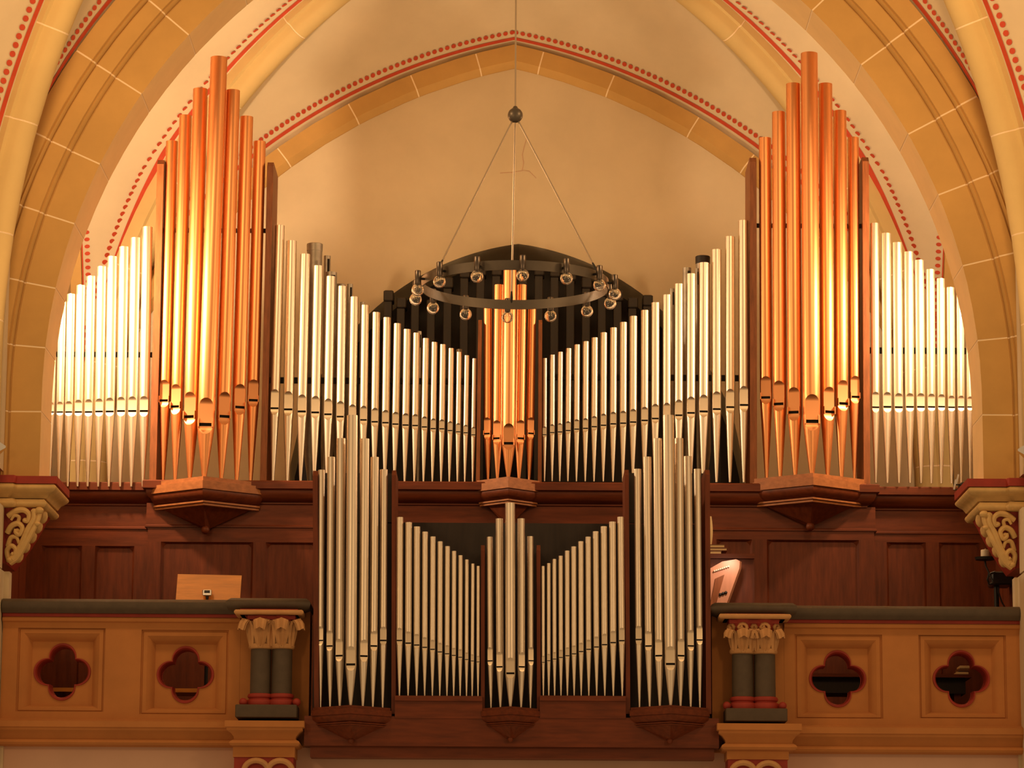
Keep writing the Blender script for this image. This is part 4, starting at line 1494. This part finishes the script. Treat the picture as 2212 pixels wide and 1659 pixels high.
for i, (dz, w_, tone) in enumerate(((0, 0.11, 'paper'), (0.03, 0.10, 'book_cover'), (0.055, 0.09, 'paper'))):
    m = MB()
    c_ = at(2078, 1450, 1.35)
    m.rbox(c_.x - w_ / 2 + 0.01 * i, c_.x + w_ / 2 + 0.01 * i, 1.32, 1.5, zz + dz, zz + dz + 0.024, 0.003)
    tag(m.build('book', tone, None), 'small %s book %s in the pile seen through the far right quatrefoil' % (('pale', 'brown', 'pale')[i], ('at the bottom', 'in the middle', 'on top')[i]), 'book', 'books on the low cabinet')

# organ console at the right of the small organ
Yk = 0.75
k0 = thing('organ_console', 'wooden organ console with glow-tinted side cheek and white stop studs', 'organ console', (1.7, Yk + 0.3, Z_FLOOR))
m = MB()
pbox(m, 1400, 1203, 1630, 1400, Yk + 0.3, Yk + 0.75)
m.build('cabinet', 'oak', k0)
m = MB()
pts = [(1500, 1330), (1512, 1240), (1560, 1213), (1590, 1208), (1598, 1212), (1597, 1228), (1574, 1292), (1560, 1330)]
f_ = [at(x, y, Yk) for x, y in pts]
bk = [p + Vector((0.02, 0.05, 0)) for p in f_]
m.add(f_ + bk, [tuple(range(8)), tuple(range(15, 7, -1))] + [(i, (i + 1) % 8, 8 + (i + 1) % 8, 8 + i) for i in range(8)])
m.build('side_cheek', 'pink_lit_wood', k0, label='polished side cheek, pink lamp glow in its colour')
m = MB()
f_ = [at(x, y, Yk - 0.012) for x, y in [(1540, 1330), (1549, 1298), (1565, 1241), (1545, 1250), (1530, 1330)]]
bk = [p + Vector((0, 0.011, 0)) for p in f_]
m.add(f_ + bk, [tuple(range(5)), tuple(range(9, 4, -1))] + [(i, (i + 1) % 5, 5 + (i + 1) % 5, 5 + i) for i in range(5)])
m.build('inner_panel', 'oak_post', k0)
for i in range(8):
    m = MB()
    p = at(1543.5 + i * 4.3, 1234 - i * 1.4, Yk)
    m.tube([p + Vector((0, 0.0, 0)), p + Vector((0, -0.03, 0))], 0.0075, 8)
    m.build('stop_stud', 'white_stud', k0)
for i in range(3):
    m = MB()
    m.sphere(at(1556 + i * 6, 1284 - i * 2, Yk - 0.01), 0.014, 10, 8)
    m.build('black_knob', 'black_plastic', k0)
m = MB()
pbox(m, 1530, 1196, 1630, 1206, Yk + 0.25, Yk + 0.8)
m.build('lid', 'oak_rail', k0)
spot('console_lamp_light', at(1590, 1185, 0.35), at(1565, 1265, Yk), 90, 9, 0.8, color=(1.0, 0.62, 0.42), radius=0.03)
# books lying on the console
zc_ = at(1560, 1196, Yk + 0.25).z
tops = [(1535, 1559, 0.032, 'lowest'), (1530, 1571, 0.026, 'second'), (1533, 1566, 0.030, 'topmost')]
acc = zc_
for i, (x0, x1, h_, nm) in enumerate(tops):
    bk_ = thing('book', '%s of three thick hymn books piled on the organ console' % nm, 'book', ((at(x0, 1190, Yk).x + at(x1, 1190, Yk).x) / 2, Yk + 0.42, acc), 'hymn books on the console')
    X0, X1 = at(x0, 1190, Yk + 0.3).x, at(x1, 1190, Yk + 0.3).x
    m = MB()
    m.box(X0, X1 - 0.006, Yk + 0.30, Yk + 0.50, acc + 0.005, acc + h_ - 0.005)
    m.build('pages', 'paper', bk_)
    m = MB()
    m.box(X0 - .004, X1, Yk + 0.295, Yk + 0.505, acc, acc + 0.005)
    m.build('cover', 'book_cover', bk_)
    m = MB()
    m.box(X0 - .004, X1, Yk + 0.295, Yk + 0.505, acc + h_ - 0.005, acc + h_)
    m.build('cover', 'book_cover', bk_)
    acc += h_ + 0.0005
# open music sheet leaning behind the tower
m = MB()
X0 = at(1532, 1150, Yk + 0.4).x
pr_ = [(X0 - 0.08, Yk + 0.42), (X0, Yk + 0.40), (X0 + 0.022, Yk + 0.415)]
zt, zb_ = at(1535, 1115, Yk + 0.4).z, acc
rows = []
for k in range(7):
    t = k / 6
    rows.append([(x + 0.012 * math.sin(t * math.pi), y + 0.03 * (1 - t), zb_ + (zt - zb_) * t) for x, y in pr_])
m.loft(rows)
m.loft([[(x, y + 0.006, z) for x, y, z in r] for r in rows])
tag(m.build('sheet_music', 'paper', smooth=True), 'cream sheet of music standing behind the hymn books', 'sheet music')

# candle stand and black projector at the far right
Yq = 0.95
p = at(2128, 1208, Yq)
c0 = thing('candle_holder', 'black iron candle dish on a bent arm near the right pier', 'candle holder', (p.x, Yq, p.z))
m = MB()
m.lathe((p.x, Yq, p.z), [(0.01, -0.012), (0.085, -0.006), (0.092, 0.016), (0.086, 0.016), (0.08, 0.002), (0.001, 0.002)], 24)
m.build('dish', 'black_iron', c0, smooth=True)
m = MB()
e = at(2140, 1255, Yq + 0.02)
m.tube([(p.x, Yq, p.z - 0.01), (p.x + 0.0, Yq - 0.02, p.z - 0.06), (p.x + 0.03, Yq - 0.05, p.z - 0.14), (e.x, Yq - 0.06, e.z)], 0.008, 8)
m.build('arm', 'black_iron', c0, smooth=True)
cn = MB()
cn.lathe((p.x, Yq, p.z + 0.003), [(0.038, 0), (0.038, 0.075), (0.034, 0.08), (0.03, 0.075), (0.001, 0.072)], 20)
cn.tube([(p.x, Yq, p.z + 0.07), (p.x + 0.003, Yq, p.z + 0.095)], 0.0025, 5)
tag(cn.build('candle', 'wax', smooth=True), 'short white pillar candle on the black iron dish', 'candle')
p0 = thing('projector', 'black boxy lamp head on a stand behind the right balustrade', 'lamp', at(2162, 1300, 1.0))
p0.location.z = Z_FLOOR
m = MB()
pbox(m, 2143, 1234, 2188, 1263, 0.97, 1.25, 0.012)
m.build('housing', 'black_plastic', p0)
m = MB()
a_ = at(2143, 1250, 0.99)
m.tube([at(2150, 1236, 0.96), at(2136, 1240, 0.96), at(2133, 1252, 0.97), at(2137, 1262, 0.98), at(2150, 1260, 0.98)], 0.010, 8)
m.build('handle', 'black_plastic', p0, smooth=True)
m = MB()
q_ = at(2152, 1265, 1.1)
m.tube([(q_.x, 1.1, Z_FLOOR), (q_.x, 1.1, q_.z + 0.02)], 0.022, 10)
m.build('stand_pole', 'black_iron', p0, smooth=True)
m = MB()
m.tube([at(2157, 1262, 1.05), at(2157, 1280, 1.03), at(2164, 1300, 1.03), at(2174, 1318, 1.05)], 0.007, 6)
m.build('lead', 'black_plastic', p0, smooth=True)

# panelling at the gallery ends
for sx, xs_ in ((-1, (20, 36, 50)), (1, (2150, 2166, 2180))):
    w = thing('end_panelling', 'narrow dark wooden end panelling beside the %s pier' % ('left' if sx < 0 else 'right'), 'panelling', (sx * 4.36, 1.6, Z_FLOOR))
    for k in range(3):
        m = MB()
        y0 = 0.78 + 0.42 * k
        x0 = sx * 4.445
        m.box(min(x0, x0 + sx * 0.05), max(x0, x0 + sx * 0.05), y0, y0 + 0.40, Z_FLOOR, 5.6)
        m.build('plank', 'oak', w)

# floodlights
for sx, tipx, y in ((-1, 13, 968), (1, 2198, 975)):
    p = at(tipx, y, -0.42)
    cx, cz = p.x + sx * 0.10, p.z
    f0 = thing('floodlight', 'grey metal floodlight head at the picture edge above the %s corbel' % ('left' if sx < 0 else 'right'), 'floodlight', (cx + sx * 0.03, -0.36, z_corbel[sx]))
    m = MB()
    sq = ((-1, -1), (1, -1), (1, 1), (-1, 1))
    rows = [[(cx + sx * 0.08, -0.42 + 0.09 * a_, cz + 0.09 * b_) for a_, b_ in sq],
            [(cx, -0.42 + 0.09 * a_, cz + 0.075 * b_) for a_, b_ in sq],
            [(cx - sx * 0.10, -0.42 + 0.02 * a_, cz + 0.008 * b_ + 0.008) for a_, b_ in sq]]
    m.loft(rows, True, True)
    m.build('lamp_head', 'chrome', f0)
    m = MB()
    m.tube([(cx + sx * 0.03, -0.36, z_corbel[sx]), (cx + sx * 0.03, -0.40, cz - 0.05)], 0.012, 8)
    m.build('bracket', 'black_iron', f0)
# two chrome bars of a small uplight on the right ledge
u0 = thing('uplight', 'small uplight with two chrome bars on the organ ledge by the right corbel', 'uplight', at(2070, 1058, 1.9))
for (xa, ya, xb, yb_) in ((2061, 1058, 2065, 1036), (2066, 1046, 2071, 1025)):
    m = MB()
    m.tube([at(xa, ya, 1.9), at(xb, yb_, 1.9)], 0.010, 8)
    m.build('chrome_bar', 'chrome', u0, smooth=True)
m = MB()
m.tube([at(2061, 1058, 1.9), at(2074, 1057, 1.95)], 0.006, 6)
m.tube([at(2066, 1047, 1.9), at(2076, 1047, 1.95)], 0.006, 6)
m.rbox(*sorted((at(2074, 1050, 1.95).x, at(2092, 1050, 1.95).x)), 1.92, 2.1, at(2070, 1062, 1.95).z, at(2070, 1042, 1.95).z, 0.01)
m.build('housing', 'black_iron', u0)
